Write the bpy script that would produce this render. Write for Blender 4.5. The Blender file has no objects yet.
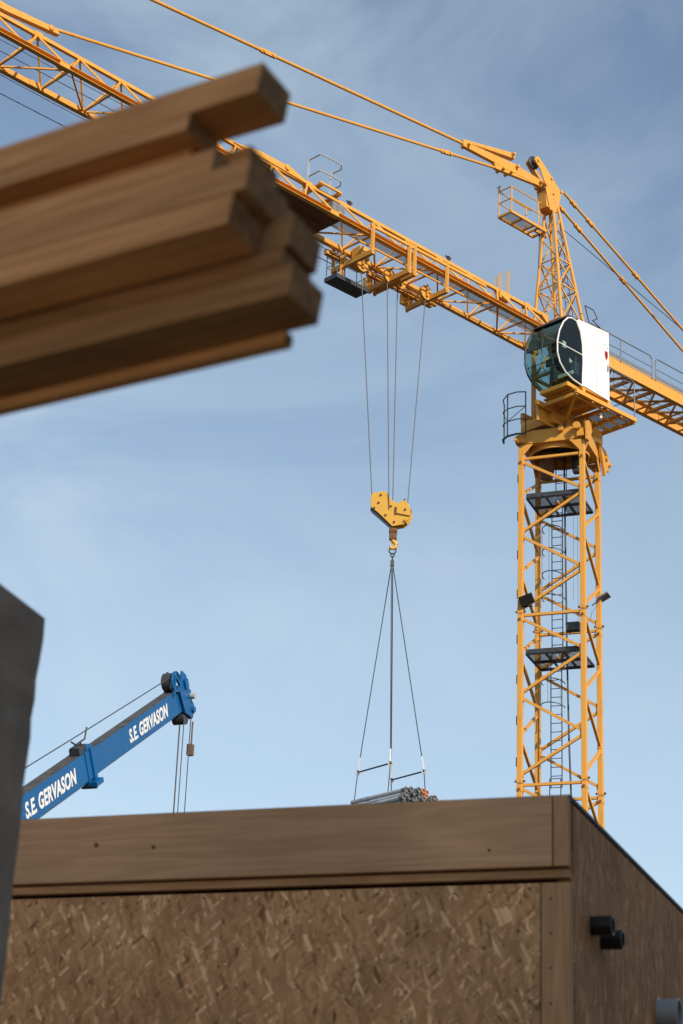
import bpy, bmesh, math, random
from mathutils import Vector, Matrix
R = math.radians
random.seed(7)
S = bpy.context.scene
COL = S.collection

# ---------------------------------------------------------------- camera, sky, sun, exposure
cd = bpy.data.cameras.new('camera'); cam = bpy.data.objects.new('camera', cd); COL.objects.link(cam)
rt = Vector((0.99917553, -0.01502462, 0.03771639)); up = Vector((-0.04059884, -0.36977011, 0.92823585)); fw = Vector((0, 0.92900179, 0.37007523))
CAMP = Vector((0, 0, 1.6))
cam.matrix_world = Matrix(((rt.x, up.x, -fw.x, 0), (rt.y, up.y, -fw.y, 0), (rt.z, up.z, -fw.z, 1.6), (0, 0, 0, 1)))
cd.sensor_width = 36; cd.sensor_height = 36; cd.sensor_fit = 'AUTO'; cd.lens = 70.0
cd.clip_start = 0.05; cd.clip_end = 5000
cd.dof.use_dof = True; cd.dof.focus_distance = 58.0; cd.dof.aperture_fstop = 5.6; cd.dof.aperture_blades = 9
S.camera = cam

SUN_AZ, SUN_EL = 148.0, 29.0          # azimuth clockwise from +Y, elevation
sdir = Vector((math.sin(R(SUN_AZ)) * math.cos(R(SUN_EL)), math.cos(R(SUN_AZ)) * math.cos(R(SUN_EL)), math.sin(R(SUN_EL))))
sl = bpy.data.lights.new('sun', 'SUN'); sl.energy = 3.8; sl.angle = R(0.53); sl.color = (1.0, 0.88, 0.72)
so = bpy.data.objects.new('sun', sl); COL.objects.link(so)
so.rotation_euler = sdir.to_track_quat('Z', 'Y').to_euler()

W = bpy.data.worlds.new('World'); S.world = W; W.use_nodes = True
nt = W.node_tree; nt.nodes.clear()
N = lambda t, **k: [setattr(n, a, b) or n for n in [nt.nodes.new(t)] for a, b in (k.items() or [('label', '')])][-1]
out = N('ShaderNodeOutputWorld'); bg = N('ShaderNodeBackground'); bg.inputs['Strength'].default_value = 0.12
sky = N('ShaderNodeTexSky', sky_type='NISHITA', sun_disc=False, sun_elevation=R(SUN_EL), sun_rotation=R(SUN_AZ),
        altitude=200, air_density=1.0, dust_density=0.5, ozone_density=0.2)
# thin cirrus veil: stretched noise over the sky directions
tc = N('ShaderNodeTexCoord'); mp = N('ShaderNodeMapping')
mp.inputs['Rotation'].default_value = (R(10), R(-42), R(25)); mp.inputs['Scale'].default_value = (1.5, 2.2, 3.6)
n1 = N('ShaderNodeTexNoise'); n1.inputs['Scale'].default_value = 2.3; n1.inputs['Detail'].default_value = 10; n1.inputs['Roughness'].default_value = 0.58; n1.inputs['Distortion'].default_value = 1.1
n2 = N('ShaderNodeTexNoise'); n2.inputs['Scale'].default_value = 2.1; n2.inputs['Detail'].default_value = 3
r1 = N('ShaderNodeMapRange'); r1.inputs[1].default_value = 0.36; r1.inputs[2].default_value = 0.76
r2 = N('ShaderNodeMapRange'); r2.inputs[1].default_value = 0.35; r2.inputs[2].default_value = 0.68
mu = N('ShaderNodeMath', operation='MULTIPLY'); mu2 = N('ShaderNodeMath', operation='MULTIPLY'); mu2.inputs[1].default_value = 0.6
ad = N('ShaderNodeMath', operation='ADD')
# more veil low over the horizon
sx = N('ShaderNodeSeparateXYZ'); r3 = N('ShaderNodeMapRange'); r3.inputs[1].default_value = 0.56; r3.inputs[2].default_value = 0.08; r3.inputs[3].default_value = 0.06; r3.inputs[4].default_value = 0.50
mx = N('ShaderNodeMix', data_type='RGBA'); mx.inputs[7].default_value = (4.35, 5.35, 5.95, 1)
lk = nt.links.new
lk(tc.outputs['Generated'], mp.inputs['Vector']); lk(mp.outputs[0], n1.inputs['Vector']); lk(tc.outputs['Generated'], n2.inputs['Vector'])
lk(n1.outputs['Fac'], r1.inputs[0]); lk(n2.outputs['Fac'], r2.inputs[0]); lk(r1.outputs[0], mu.inputs[0]); lk(r2.outputs[0], mu.inputs[1])
lk(mu.outputs[0], mu2.inputs[0]); lk(tc.outputs['Generated'], sx.inputs[0]); lk(sx.outputs['Z'], r3.inputs[0])
lk(mu2.outputs[0], ad.inputs[0]); lk(r3.outputs[0], ad.inputs[1]); ad.use_clamp = True
lk(ad.outputs[0], mx.inputs[0]); lk(sky.outputs[0], mx.inputs[6]); lk(mx.outputs[2], bg.inputs['Color']); lk(bg.outputs[0], out.inputs[0])

S.view_settings.view_transform = 'Standard'; S.view_settings.look = 'None'; S.view_settings.exposure = 0.28; S.view_settings.gamma = 1.0
S.render.engine = 'CYCLES'
S.cycles.use_denoising = True
S.cycles.max_bounces = 6; S.cycles.transparent_max_bounces = 8

# ---------------------------------------------------------------- materials
def mat(name, col, rough=0.6, metal=0.0, var=0.12, scale=3.0, col2=None, bump=0.0, spec=None, stretch=(1, 1, 1)):
    m = bpy.data.materials.new(name); m.use_nodes = True; t = m.node_tree; b = t.nodes['Principled BSDF']
    b.inputs['Roughness'].default_value = rough; b.inputs['Metallic'].default_value = metal
    if spec is not None: b.inputs['Specular IOR Level'].default_value = spec
    c = t.nodes.new('ShaderNodeTexCoord'); mp = t.nodes.new('ShaderNodeMapping'); mp.inputs['Scale'].default_value = stretch
    n = t.nodes.new('ShaderNodeTexNoise'); n.inputs['Scale'].default_value = scale; n.inputs['Detail'].default_value = 6; n.inputs['Roughness'].default_value = 0.65
    rp = t.nodes.new('ShaderNodeValToRGB')
    a = [x * (1 - var) for x in col]; z = list(col2) if col2 else [min(1, x * (1 + var)) for x in col]
    rp.color_ramp.elements[0].position = 0.33; rp.color_ramp.elements[1].position = 0.67
    rp.color_ramp.elements[0].color = (*a, 1); rp.color_ramp.elements[1].color = (*z, 1)
    t.links.new(c.outputs['Object'], mp.inputs[0]); t.links.new(mp.outputs[0], n.inputs['Vector']); t.links.new(n.outputs['Fac'], rp.inputs[0]); t.links.new(rp.outputs[0], b.inputs['Base Color'])
    if bump:
        bp = t.nodes.new('ShaderNodeBump'); bp.inputs['Strength'].default_value = bump; bp.inputs['Distance'].default_value = 0.01
        t.links.new(n.outputs['Fac'], bp.inputs['Height']); t.links.new(bp.outputs[0], b.inputs['Normal'])
    return m

def paint(name, col, dirt=(0.16, 0.09, 0.04), amount=0.55, rough=0.45, fade=0.03):
    """worn machine paint: faded clouds, rust spots and grime streaks"""
    m = bpy.data.materials.new(name); m.use_nodes = True; t = m.node_tree; b = t.nodes['Principled BSDF']; L = t.links.new
    c = t.nodes.new('ShaderNodeTexCoord')
    def noise(scale, detail, st=(1, 1, 1)):
        mp = t.nodes.new('ShaderNodeMapping'); mp.inputs['Scale'].default_value = st
        n = t.nodes.new('ShaderNodeTexNoise'); n.inputs['Scale'].default_value = scale; n.inputs['Detail'].default_value = detail; n.inputs['Roughness'].default_value = 0.7
        L(c.outputs['Object'], mp.inputs[0]); L(mp.outputs[0], n.inputs['Vector']); return n.outputs['Fac']
    def ramp(f, lo, hi, to=1.0):
        r = t.nodes.new('ShaderNodeMapRange'); r.inputs[1].default_value = lo; r.inputs[2].default_value = hi; r.inputs[4].default_value = to; L(f, r.inputs[0]); return r.outputs[0]
    def mix(f, a, bcol):
        x = t.nodes.new('ShaderNodeMix'); x.data_type = 'RGBA'; L(f, x.inputs[0])
        if isinstance(a, tuple): x.inputs[6].default_value = (*a, 1)
        else: L(a, x.inputs[6])
        x.inputs[7].default_value = (*bcol, 1); return x.outputs[2]
    faded = tuple(min(0.9, v * 0.9 + fade) for v in col)
    o = mix(ramp(noise(0.8, 4), 0.4, 0.65, 0.6), col, faded)
    o = mix(ramp(noise(5.0, 6, (1, 1, 0.25)), 0.56, 0.74, amount), o, tuple(v * 0.55 for v in col))
    o = mix(ramp(noise(11.0, 6), 0.61, 0.70, 0.75), o, dirt)
    L(o, b.inputs['Base Color']); b.inputs['Roughness'].default_value = rough; b.inputs['Specular IOR Level'].default_value = 0.35
    return m

M = {}
M['yellow'] = paint('crane_yellow_paint', (0.70, 0.335, 0.052))
M['hook_yellow'] = paint('hook_yellow_paint', (0.72, 0.40, 0.06), amount=0.3)
M['blue'] = paint('blue_paint', (0.002, 0.095, 0.28), dirt=(0.03, 0.03, 0.03), amount=0.35, rough=0.35, fade=0.012)
M['white'] = mat('white_paint', (0.80, 0.79, 0.76), 0.4, var=0.04)
M['cream'] = mat('cream_sheet_glint', (0.72, 0.66, 0.56), 0.5, var=0.04)  # cream tone for cab sheets and pale window reflections
M['steel'] = mat('galvanised_steel', (0.17, 0.18, 0.19), 0.6, 0.2, var=0.25, scale=8)
M['darksteel'] = mat('dark_steel', (0.055, 0.058, 0.065), 0.5, 0.3, var=0.3, scale=8)
M['rust'] = mat('rusty_steel', (0.15, 0.07, 0.035), 0.8, 0.1, var=0.4, scale=12)
M['black'] = mat('black_plastic', (0.012, 0.012, 0.013), 0.42, var=0.1)
M['rope'] = mat('wire_rope', (0.07, 0.07, 0.075), 0.5, 0.4, var=0.2, scale=30)
M['alu'] = mat('aluminium', (0.52, 0.53, 0.54), 0.42, 0.3, var=0.15, scale=6)
M['orange'] = mat('orange_paint', (0.60, 0.22, 0.10), 0.6, var=0.15)
M['red'] = mat('red_paint', (0.42, 0.03, 0.04), 0.5, var=0.1)
M['grey'] = mat('grey_duct', (0.42, 0.43, 0.44), 0.4, 0.2, var=0.08)
M['tan'] = mat('tan_fabric', (0.16, 0.10, 0.065), 0.8, var=0.2)
M['concrete'] = mat('dark_concrete', (0.36, 0.275, 0.205), 0.9, var=0.22, scale=6, bump=0.4)
M['ground'] = mat('site_ground', (0.055, 0.045, 0.035), 0.95, var=0.3, scale=0.6, bump=0.4)
M['plaster'] = mat('plaster', (0.42, 0.39, 0.34), 0.9, var=0.08, scale=1.5)
M['membrane'] = mat('roof_membrane', (0.02, 0.02, 0.022), 0.7, var=0.2)
M['rubber'] = mat('tyre_rubber', (0.02, 0.02, 0.02), 0.8, var=0.2)
def glass(name, tint, alpha, refl=1.0):
    m = bpy.data.materials.new(name); m.use_nodes = True; t = m.node_tree; b = t.nodes['Principled BSDF']; o = t.nodes['Material Output']
    b.inputs['Base Color'].default_value = (0.03, 0.045, 0.045, 1); b.inputs['Roughness'].default_value = 0.03
    tr = t.nodes.new('ShaderNodeBsdfTransparent'); tr.inputs[0].default_value = (*tint, 1)
    gl = t.nodes.new('ShaderNodeBsdfGlossy'); gl.inputs['Roughness'].default_value = 0.02
    lw = t.nodes.new('ShaderNodeLayerWeight'); lw.inputs['Blend'].default_value = 0.5; pw = t.nodes.new('ShaderNodeMath'); pw.operation = 'POWER'; pw.inputs[1].default_value = 4.0; t.links.new(lw.outputs['Facing'], pw.inputs[0])
    fr = t.nodes.new('ShaderNodeMath'); fr.operation = 'MULTIPLY_ADD'; fr.inputs[1].default_value = 0.7 * refl; fr.inputs[2].default_value = 0.05 * refl; t.links.new(pw.outputs[0], fr.inputs[0])
    mx = t.nodes.new('ShaderNodeMixShader'); t.links.new(fr.outputs[0], mx.inputs[0]); t.links.new(tr.outputs[0], mx.inputs[1]); t.links.new(gl.outputs[0], mx.inputs[2])
    m2 = t.nodes.new('ShaderNodeMixShader'); m2.inputs[0].default_value = alpha
    t.links.new(mx.outputs[0], m2.inputs[1]); t.links.new(b.outputs[0], m2.inputs[2]); t.links.new(m2.outputs[0], o.inputs[0]); return m
M['glass'] = glass('cab_glass', (0.60, 0.80, 0.78), 0.06)
M['cab_shade'] = mat('green_grey_shade', (0.085, 0.10, 0.09), 0.7, var=.2)  # dark tone standing in for the dim interior behind upper glass
M['winglass'] = glass('window_glass', (0.5, 0.55, 0.55), 0.8)

def grating(name):
    m = bpy.data.materials.new(name); m.use_nodes = True; t = m.node_tree; b = t.nodes['Principled BSDF']; o = t.nodes['Material Output']
    b.inputs['Base Color'].default_value = (0.16, 0.16, 0.165, 1); b.inputs['Metallic'].default_value = 0.4; b.inputs['Roughness'].default_value = 0.5
    c = t.nodes.new('ShaderNodeTexCoord'); s = t.nodes.new('ShaderNodeSeparateXYZ'); t.links.new(c.outputs['Object'], s.inputs[0])
    outs = []
    for ax in 'XY':
        a = t.nodes.new('ShaderNodeMath'); a.operation = 'MULTIPLY'; a.inputs[1].default_value = 28.0
        f = t.nodes.new('ShaderNodeMath'); f.operation = 'FRACT'; g = t.nodes.new('ShaderNodeMath'); g.operation = 'GREATER_THAN'; g.inputs[1].default_value = 0.32
        t.links.new(s.outputs[ax], a.inputs[0]); t.links.new(a.outputs[0], f.inputs[0]); t.links.new(f.outputs[0], g.inputs[0]); outs.append(g.outputs[0])
    q = t.nodes.new('ShaderNodeMath'); q.operation = 'MULTIPLY'; t.links.new(outs[0], q.inputs[0]); t.links.new(outs[1], q.inputs[1])
    tr = t.nodes.new('ShaderNodeBsdfTransparent'); mx = t.nodes.new('ShaderNodeMixShader')
    t.links.new(q.outputs[0], mx.inputs[0]); t.links.new(b.outputs[0], mx.inputs[1]); t.links.new(tr.outputs[0], mx.inputs[2]); t.links.new(mx.outputs[0], o.inputs[0])
    return m
M['grating'] = grating('steel_grating')
M['mesh'] = glass('fine_wire_mesh', (1, 1, 1), 0.38, 0.0); M['mesh'].node_tree.nodes['Principled BSDF'].inputs['Base Color'].default_value = (0.30, 0.30, 0.32, 1); M['mesh'].node_tree.nodes['Principled BSDF'].inputs['Roughness'].default_value = .7

def wood(name, base, dark, grain=1.0, knots=0.0, seed=0.0, rings=True):
    """sawn softwood, grain along local X"""
    m = bpy.data.materials.new(name); m.use_nodes = True; t = m.node_tree; b = t.nodes['Principled BSDF']; L = t.links.new
    c = t.nodes.new('ShaderNodeTexCoord'); mp = t.nodes.new('ShaderNodeMapping'); mp.inputs['Location'].default_value = (seed, seed * .37, seed * .71); mp.inputs['Scale'].default_value = (0.55, 6.5, 6.5)
    oi = t.nodes.new('ShaderNodeObjectInfo'); va = t.nodes.new('ShaderNodeVectorMath'); va.operation = 'ADD'; cm = t.nodes.new('ShaderNodeCombineXYZ'); mm = t.nodes.new('ShaderNodeMath'); mm.operation = 'MULTIPLY'; mm.inputs[1].default_value = 37.0
    L(oi.outputs['Random'], mm.inputs[0]); L(mm.outputs[0], cm.inputs[0]); L(mm.outputs[0], cm.inputs[2]); L(c.outputs['Object'], va.inputs[0]); L(cm.outputs[0], va.inputs[1]); L(va.outputs[0], mp.inputs[0])
    n = t.nodes.new('ShaderNodeTexNoise'); n.inputs['Scale'].default_value = 1.2 * grain; n.inputs['Detail'].default_value = 3
    w = t.nodes.new('ShaderNodeMath'); w.operation = 'MULTIPLY'; w.inputs[1].default_value = 11.0; fr = t.nodes.new('ShaderNodeMath'); fr.operation = 'PINGPONG'; fr.inputs[1].default_value = 0.5
    L(mp.outputs[0], n.inputs['Vector']); L(n.outputs['Fac'], w.inputs[0]); L(w.outputs[0], fr.inputs[0])
    mp2 = t.nodes.new('ShaderNodeMapping'); mp2.inputs['Scale'].default_value = (1.5, 60, 60); L(va.outputs[0], mp2.inputs[0])
    n2 = t.nodes.new('ShaderNodeTexNoise'); n2.inputs['Scale'].default_value = 1.5; n2.inputs['Detail'].default_value = 5; L(mp2.outputs[0], n2.inputs['Vector'])
    s1 = t.nodes.new('ShaderNodeMath'); s1.operation = 'MULTIPLY_ADD'; s1.inputs[1].default_value = 0.9 if rings else 0.3; L(fr.outputs[0], s1.inputs[0]); L(n2.outputs['Fac'], s1.inputs[2])
    rp = t.nodes.new('ShaderNodeMapRange'); rp.inputs[1].default_value = 0.35; rp.inputs[2].default_value = 1.0; L(s1.outputs[0], rp.inputs[0])
    mx = t.nodes.new('ShaderNodeMix'); mx.data_type = 'RGBA'; mx.inputs[6].default_value = (*base, 1); mx.inputs[7].default_value = (*dark, 1); L(rp.outputs[0], mx.inputs[0])
    n3 = t.nodes.new('ShaderNodeTexNoise'); n3.inputs['Scale'].default_value = 1.3; n3.inputs['Detail'].default_value = 4; L(va.outputs[0], n3.inputs['Vector'])
    hv = t.nodes.new('ShaderNodeHueSaturation'); r3 = t.nodes.new('ShaderNodeMapRange'); r3.inputs[1].default_value = .3; r3.inputs[2].default_value = .7; r3.inputs[3].default_value = .82; r3.inputs[4].default_value = 1.15
    L(n3.outputs['Fac'], r3.inputs[0]); L(r3.outputs[0], hv.inputs['Value']); L(mx.outputs[2], hv.inputs['Color']); L(hv.outputs[0], b.inputs['Base Color'])
    b.inputs['Roughness'].default_value = 0.75; b.inputs['Specular IOR Level'].default_value = 0.25
    return m
M['pine'] = wood('pine_timber', (0.70, 0.375, 0.155), (0.50, 0.245, 0.095))
M['pine2'] = wood('weathered_pine', (0.62, 0.33, 0.145), (0.46, 0.225, 0.09), seed=5)
M['darkpine'] = wood('dark_brown_pine', (0.38, 0.20, 0.08), (0.25, 0.125, 0.05), seed=13)  # darker brown pine for the lower rear beams
M['endgrain'] = mat('end_grain', (0.34, 0.175, 0.07), 0.85, var=.45, scale=45)
M['glulam'] = wood('glulam_board', (0.68, 0.425, 0.245), (0.55, 0.325, 0.18), grain=0.7, seed=3)
M['batten'] = wood('batten_wood', (0.60, 0.36, 0.19), (0.46, 0.26, 0.13), seed=9)

def osb(name, axes=('X', 'Z'), tone=1.0, vertical=False, tint=(1.08, .93, .80)):
    """oriented strand board: layers of angled strand cells, each strand with its own colour"""
    m = bpy.data.materials.new(name); m.use_nodes = True; t = m.node_tree; b = t.nodes['Principled BSDF']; L = t.links.new
    c = t.nodes.new('ShaderNodeTexCoord'); s = t.nodes.new('ShaderNodeSeparateXYZ'); L(c.outputs['Object'], s.inputs[0])
    cb = t.nodes.new('ShaderNodeCombineXYZ'); L(s.outputs[axes[0]], cb.inputs[0]); L(s.outputs[axes[1]], cb.inputs[1])
    wn = t.nodes.new('ShaderNodeTexNoise'); wn.inputs['Scale'].default_value = 9; wn.inputs['Detail'].default_value = 3; L(cb.outputs[0], wn.inputs['Vector'])
    wa = t.nodes.new('ShaderNodeVectorMath'); wa.operation = 'MULTIPLY_ADD'; wa.inputs[1].default_value = (.014, .014, .014); L(wn.outputs['Color'], wa.inputs[0]); L(cb.outputs[0], wa.inputs[2])
    cur = None
    angs = [82, 25, 106, 62, 132, 92, 40, 115] if not vertical else [88, 80, 97, 90, 74, 104]
    tn = tuple(tone * q for q in tint)
    for i, an in enumerate(angs):
        mp = t.nodes.new('ShaderNodeMapping'); mp.vector_type = 'TEXTURE'; mp.inputs['Rotation'].default_value = (0, 0, R(an)); mp.inputs['Location'].default_value = (i * 1.37, i * .77, 0)
        mp.inputs['Scale'].default_value = (0.062 + .022 * (i % 3), 0.014 + .007 * (i % 2), 1); L(wa.outputs[0], mp.inputs[0])
        v = t.nodes.new('ShaderNodeTexVoronoi'); v.voronoi_dimensions = '2D'; v.inputs['Scale'].default_value = 1.0; v.distance = 'CHEBYCHEV'; v.inputs['Randomness'].default_value = 0.9; L(mp.outputs[0], v.inputs['Vector'])
        sc = t.nodes.new('ShaderNodeSeparateColor'); L(v.outputs['Color'], sc.inputs[0])
        rp = t.nodes.new('ShaderNodeValToRGB'); e = rp.color_ramp.elements
        e[0].position = 0; e[0].color = (0.13 * tn[0], 0.078 * tn[1], 0.04 * tn[2], 1); e[1].position = 1; e[1].color = (0.66 * tn[0], 0.51 * tn[1], 0.35 * tn[2], 1)
        for p, q in ((.10, (0.27, 0.175, 0.095)), (.5, (0.345, 0.23, 0.13)), (.86, (0.40, 0.275, 0.16))):
            k = e.new(p); k.color = (*[x * y_ for x, y_ in zip(q, tn)], 1)
        L(sc.outputs[0], rp.inputs[0])
        if cur is None: cur = rp.outputs[0]; continue
        g = t.nodes.new('ShaderNodeMath'); g.operation = 'GREATER_THAN'; g.inputs[1].default_value = 0.60; L(sc.outputs[1], g.inputs[0])
        d = t.nodes.new('ShaderNodeMath'); d.operation = 'LESS_THAN'; d.inputs[1].default_value = 0.44; L(v.outputs['Distance'], d.inputs[0])
        q = t.nodes.new('ShaderNodeMath'); q.operation = 'MULTIPLY'; L(g.outputs[0], q.inputs[0]); L(d.outputs[0], q.inputs[1])
        q2 = t.nodes.new('ShaderNodeMath'); q2.operation = 'MULTIPLY'; q2.inputs[1].default_value = 0.85; L(q.outputs[0], q2.inputs[0])
        x = t.nodes.new('ShaderNodeMix'); x.data_type = 'RGBA'; L(q2.outputs[0], x.inputs[0]); L(cur, x.inputs[6]); L(rp.outputs[0], x.inputs[7]); cur = x.outputs[2]
    # broad uneven staining of the board face
    n3 = t.nodes.new('ShaderNodeTexNoise'); n3.inputs['Scale'].default_value = 2.2; n3.inputs['Detail'].default_value = 5; L(cb.outputs[0], n3.inputs['Vector'])
    r3 = t.nodes.new('ShaderNodeMapRange'); r3.inputs[1].default_value = .3; r3.inputs[2].default_value = .7; r3.inputs[3].default_value = .75; r3.inputs[4].default_value = 1.15; L(n3.outputs['Fac'], r3.inputs[0])
    hv = t.nodes.new('ShaderNodeHueSaturation'); L(r3.outputs[0], hv.inputs['Value']); L(cur, hv.inputs['Color']); L(hv.outputs[0], b.inputs['Base Color'])
    b.inputs['Roughness'].default_value = 0.8; b.inputs['Specular IOR Level'].default_value = 0.2
    return m
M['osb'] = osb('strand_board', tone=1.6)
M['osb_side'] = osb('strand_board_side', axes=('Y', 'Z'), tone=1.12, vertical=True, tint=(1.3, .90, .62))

M['ochre'] = mat('ochre_render', (0.62, 0.44, 0.26), 0.9, var=0.06, scale=1.2)
M['sand'] = mat('pale_sand', (0.33, 0.265, 0.18), 0.95, var=0.15, scale=1.5, bump=.3)
# ---------------------------------------------------------------- mesh helpers
class MB:
    def __init__(s): s.v = []; s.f = []
    def add(s, vs, fs):
        o = len(s.v); s.v += [tuple(x) for x in vs]; s.f += [tuple(i + o for i in f) for f in fs]; return s
    def bar(s, p, q, w, h=None, ref=(0, 0, 1), cap=True):
        p = Vector(p); q = Vector(q); h = h or w; d = (q - p).normalized(); r = Vector(ref)
        if abs(d.dot(r)) > 0.98: r = Vector((1, 0, 0))
        a = d.cross(r).normalized() * (w / 2); b = a.cross(d).normalized() * (h / 2)
        vs = [e + x * a + y * b for e in (p, q) for x, y in ((-1, -1), (1, -1), (1, 1), (-1, 1))]
        return s.add(vs, [(0, 1, 2, 3), (7, 6, 5, 4), (0, 4, 5, 1), (1, 5, 6, 2), (2, 6, 7, 3), (3, 7, 4, 0)])
    def tube(s, p, q, r, n=8, r2=None):
        p = Vector(p); q = Vector(q); r2 = r if r2 is None else r2; d = (q - p).normalized(); t = Vector((0, 0, 1)) if abs(d.z) < .95 else Vector((1, 0, 0))
        a = d.cross(t).normalized(); b = d.cross(a)
        vs = [c + (a * math.cos(2 * math.pi * i / n) + b * math.sin(2 * math.pi * i / n)) * rr for c, rr in ((p, r), (q, r2)) for i in range(n)]
        return s.add(vs, [tuple(range(n - 1, -1, -1)), tuple(range(n, 2 * n))] + [(i, (i + 1) % n, n + (i + 1) % n, n + i) for i in range(n)])
    def path(s, pts, r, n=6):
        for a, b in zip(pts, pts[1:]): s.tube(a, b, r, n)
        return s
    def pipe(s, p, q, r, t, n=24):
        """hollow tube with wall thickness"""
        p = Vector(p); q = Vector(q); d = (q - p).normalized(); k = Vector((0, 0, 1)) if abs(d.z) < .95 else Vector((1, 0, 0)); a = d.cross(k).normalized(); b = d.cross(a)
        ring = lambda c, rr: [c + (a * math.cos(2 * math.pi * i / n) + b * math.sin(2 * math.pi * i / n)) * rr for i in range(n)]
        vs = ring(p, r) + ring(q, r) + ring(q, r - t) + ring(p, r - t); fs = []
        for L in range(4):
            for i in range(n): fs.append((L * n + i, L * n + (i + 1) % n, ((L + 1) % 4) * n + (i + 1) % n, ((L + 1) % 4) * n + i))
        return s.add(vs, fs)
    def box(s, c, size, M_=None):
        x, y, z = [k / 2 for k in size]; vs = [Vector((a * x, b * y, d * z)) for d in (-1, 1) for a, b in ((-1, -1), (1, -1), (1, 1), (-1, 1))]
        if M_: vs = [M_ @ v for v in vs]
        return s.add([Vector(c) + v for v in vs], [(3, 2, 1, 0), (4, 5, 6, 7), (0, 1, 5, 4), (1, 2, 6, 5), (2, 3, 7, 6), (3, 0, 4, 7)])
    def prism(s, poly, off, frame=None):
        """poly: 3D points of one face, off: extrusion vector"""
        n = len(poly); off = Vector(off); vs = [Vector(p) for p in poly] + [Vector(p) + off for p in poly]
        return s.add(vs, [tuple(range(n - 1, -1, -1)), tuple(range(n, 2 * n))] + [(i, (i + 1) % n, n + (i + 1) % n, n + i) for i in range(n)])
    def torus(s, c, ax, r, t, n=20, m=6, a0=0, a1=360):
        ax = Vector(ax).normalized(); k = Vector((0, 0, 1)) if abs(ax.z) < .95 else Vector((1, 0, 0)); a = ax.cross(k).normalized(); b = ax.cross(a)
        pts = [Vector(c) + (a * math.cos(R(a0 + (a1 - a0) * i / n)) + b * math.sin(R(a0 + (a1 - a0) * i / n))) * r for i in range(n + 1)]
        return s.path(pts, t, m)
    def build(s, name, m, parent=None, smooth=False, bevel=0, mw=None, **props):
        me = bpy.data.meshes.new(name); me.from_pydata(s.v, [], s.f); me.update()
        bm = bmesh.new(); bm.from_mesh(me); bmesh.ops.recalc_face_normals(bm, faces=bm.faces); bm.to_mesh(me); bm.free()
        if smooth:
            for p in me.polygons: p.use_smooth = True
            try: me.set_sharp_from_angle(angle=R(40))
            except Exception: pass
        me.materials.append(m if not isinstance(m, str) else M[m])
        o = bpy.data.objects.new(name, me); COL.objects.link(o)
        if parent: o.parent = parent
        if mw: o.matrix_local = mw
        if bevel:
            bv = o.modifiers.new('bevel', 'BEVEL'); bv.width = bevel; bv.segments = 2; bv.limit_method = 'ANGLE'; bv.angle_limit = R(50)
        for k, v in props.items(): o[k] = v
        return o

def tag(o, label=None, category=None, group=None, kind=None):
    for k, v in (('label', label), ('category', category), ('group', group), ('kind', kind or 'thing')):
        if v: o[k] = v
    return o
def empty(name, loc, rz=0):
    o = bpy.data.objects.new(name, None); COL.objects.link(o); o.location = loc; o.rotation_euler = (0, 0, rz); o.empty_display_size = 0.3; return o
def put(o, root_loc, rz=0):
    o.location = root_loc; o.rotation_euler = (0, 0, rz); return o

# ================================================================ GROUND
tag(MB().box((0, 0, -0.25), (3000, 3000, 0.5)).build('ground', 'ground'), kind='structure')

# ================================================================ TIMBER BUILDING in front
BA = -0.35595
bld = empty('timber_building', (0.92169, 7.5, 0), BA)
tag(bld, 'unfinished timber building clad in strand board, filling the bottom of the picture', 'building')
# local: +x = right along the front, +y = into the depth, z up; front corner at the origin
HT = 3.456
fw_ = MB(); fw_.box((-3.557, 0.03, 1.56), (6.886, 0.06, 3.12)); fw_.build('wall_panel', 'osb', bld, label='front strand board panel with mottled flakes')
MB().box((0, 0, 0), (3.12, 0.063, 0.108)).build('corner_stud', 'batten', bld, mw=Matrix.Translation((-0.057, 0.028, 1.56)) @ Matrix.Rotation(R(90), 4, 'Y'))
MB().box((-3.5, 0.014, 3.153), (6.992, 0.045, 0.030)).build('trim_batten', 'batten', bld)
MB().box((-3.5, 0.07, 3.30), (6.98, 0.06, 0.29)).build('backing_board', 'batten', bld)
fb = MB(); fb.box((-3.55, -0.012, 3.313), (6.975, 0.045, 0.272)); fb.build('fascia_board', 'glulam', bld, bevel=0.002)
MB().box((0, 0, 0), (0.272, 0.045, 0.056)).build('fascia_end', 'batten', bld, bevel=0.002, mw=Matrix.Translation((-0.029, -0.012, 3.313)) @ Matrix.Rotation(R(90), 4, 'Y'))
for x, z, r in ((-1.99, 3.327, .010), (-1.73, 3.309, .008), (-0.31, 3.245, .006)): MB().tube((x, -0.0345, z), (x, -0.0365, z), r, 10).build('knot', 'rust', bld)
nail0 = MB().tube((0, 0.001, 0), (0, -.002, 0), .0048, 8).build('nail_head', 'darksteel', bld); nail0.location = (-.16, -.0005, 3.10)
npos = [(-0.16 - i * .15 + random.uniform(-.01, .01), -0.0005, 3.10 + random.uniform(-.012, .004)) for i in range(1, 22)]
for zz in range(5):
    for xx in (-0.20, -1.42, -0.65): npos.append((xx + random.uniform(-.01, .01), -0.0005, 3.05 - zz * .11))
    npos.append((-0.075, -0.0035, 3.06 - zz * .13))
for p in npos:
    o = nail0.copy(); COL.objects.link(o); o.parent = bld; o.location = p
MB().box((-0.1145, 0.0, 1.56), (0.004, 0.004, 3.12)).build('panel_joint', 'black', bld)
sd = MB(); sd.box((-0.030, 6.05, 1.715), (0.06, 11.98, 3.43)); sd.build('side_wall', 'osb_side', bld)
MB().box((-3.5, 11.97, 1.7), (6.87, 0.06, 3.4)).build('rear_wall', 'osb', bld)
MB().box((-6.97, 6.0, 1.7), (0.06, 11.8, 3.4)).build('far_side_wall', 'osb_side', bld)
rf = MB(); rf.box((-3.5, 6.0, 3.449), (7.003, 12.012, 0.016)); rf.build('roof', 'membrane', bld)
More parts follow.
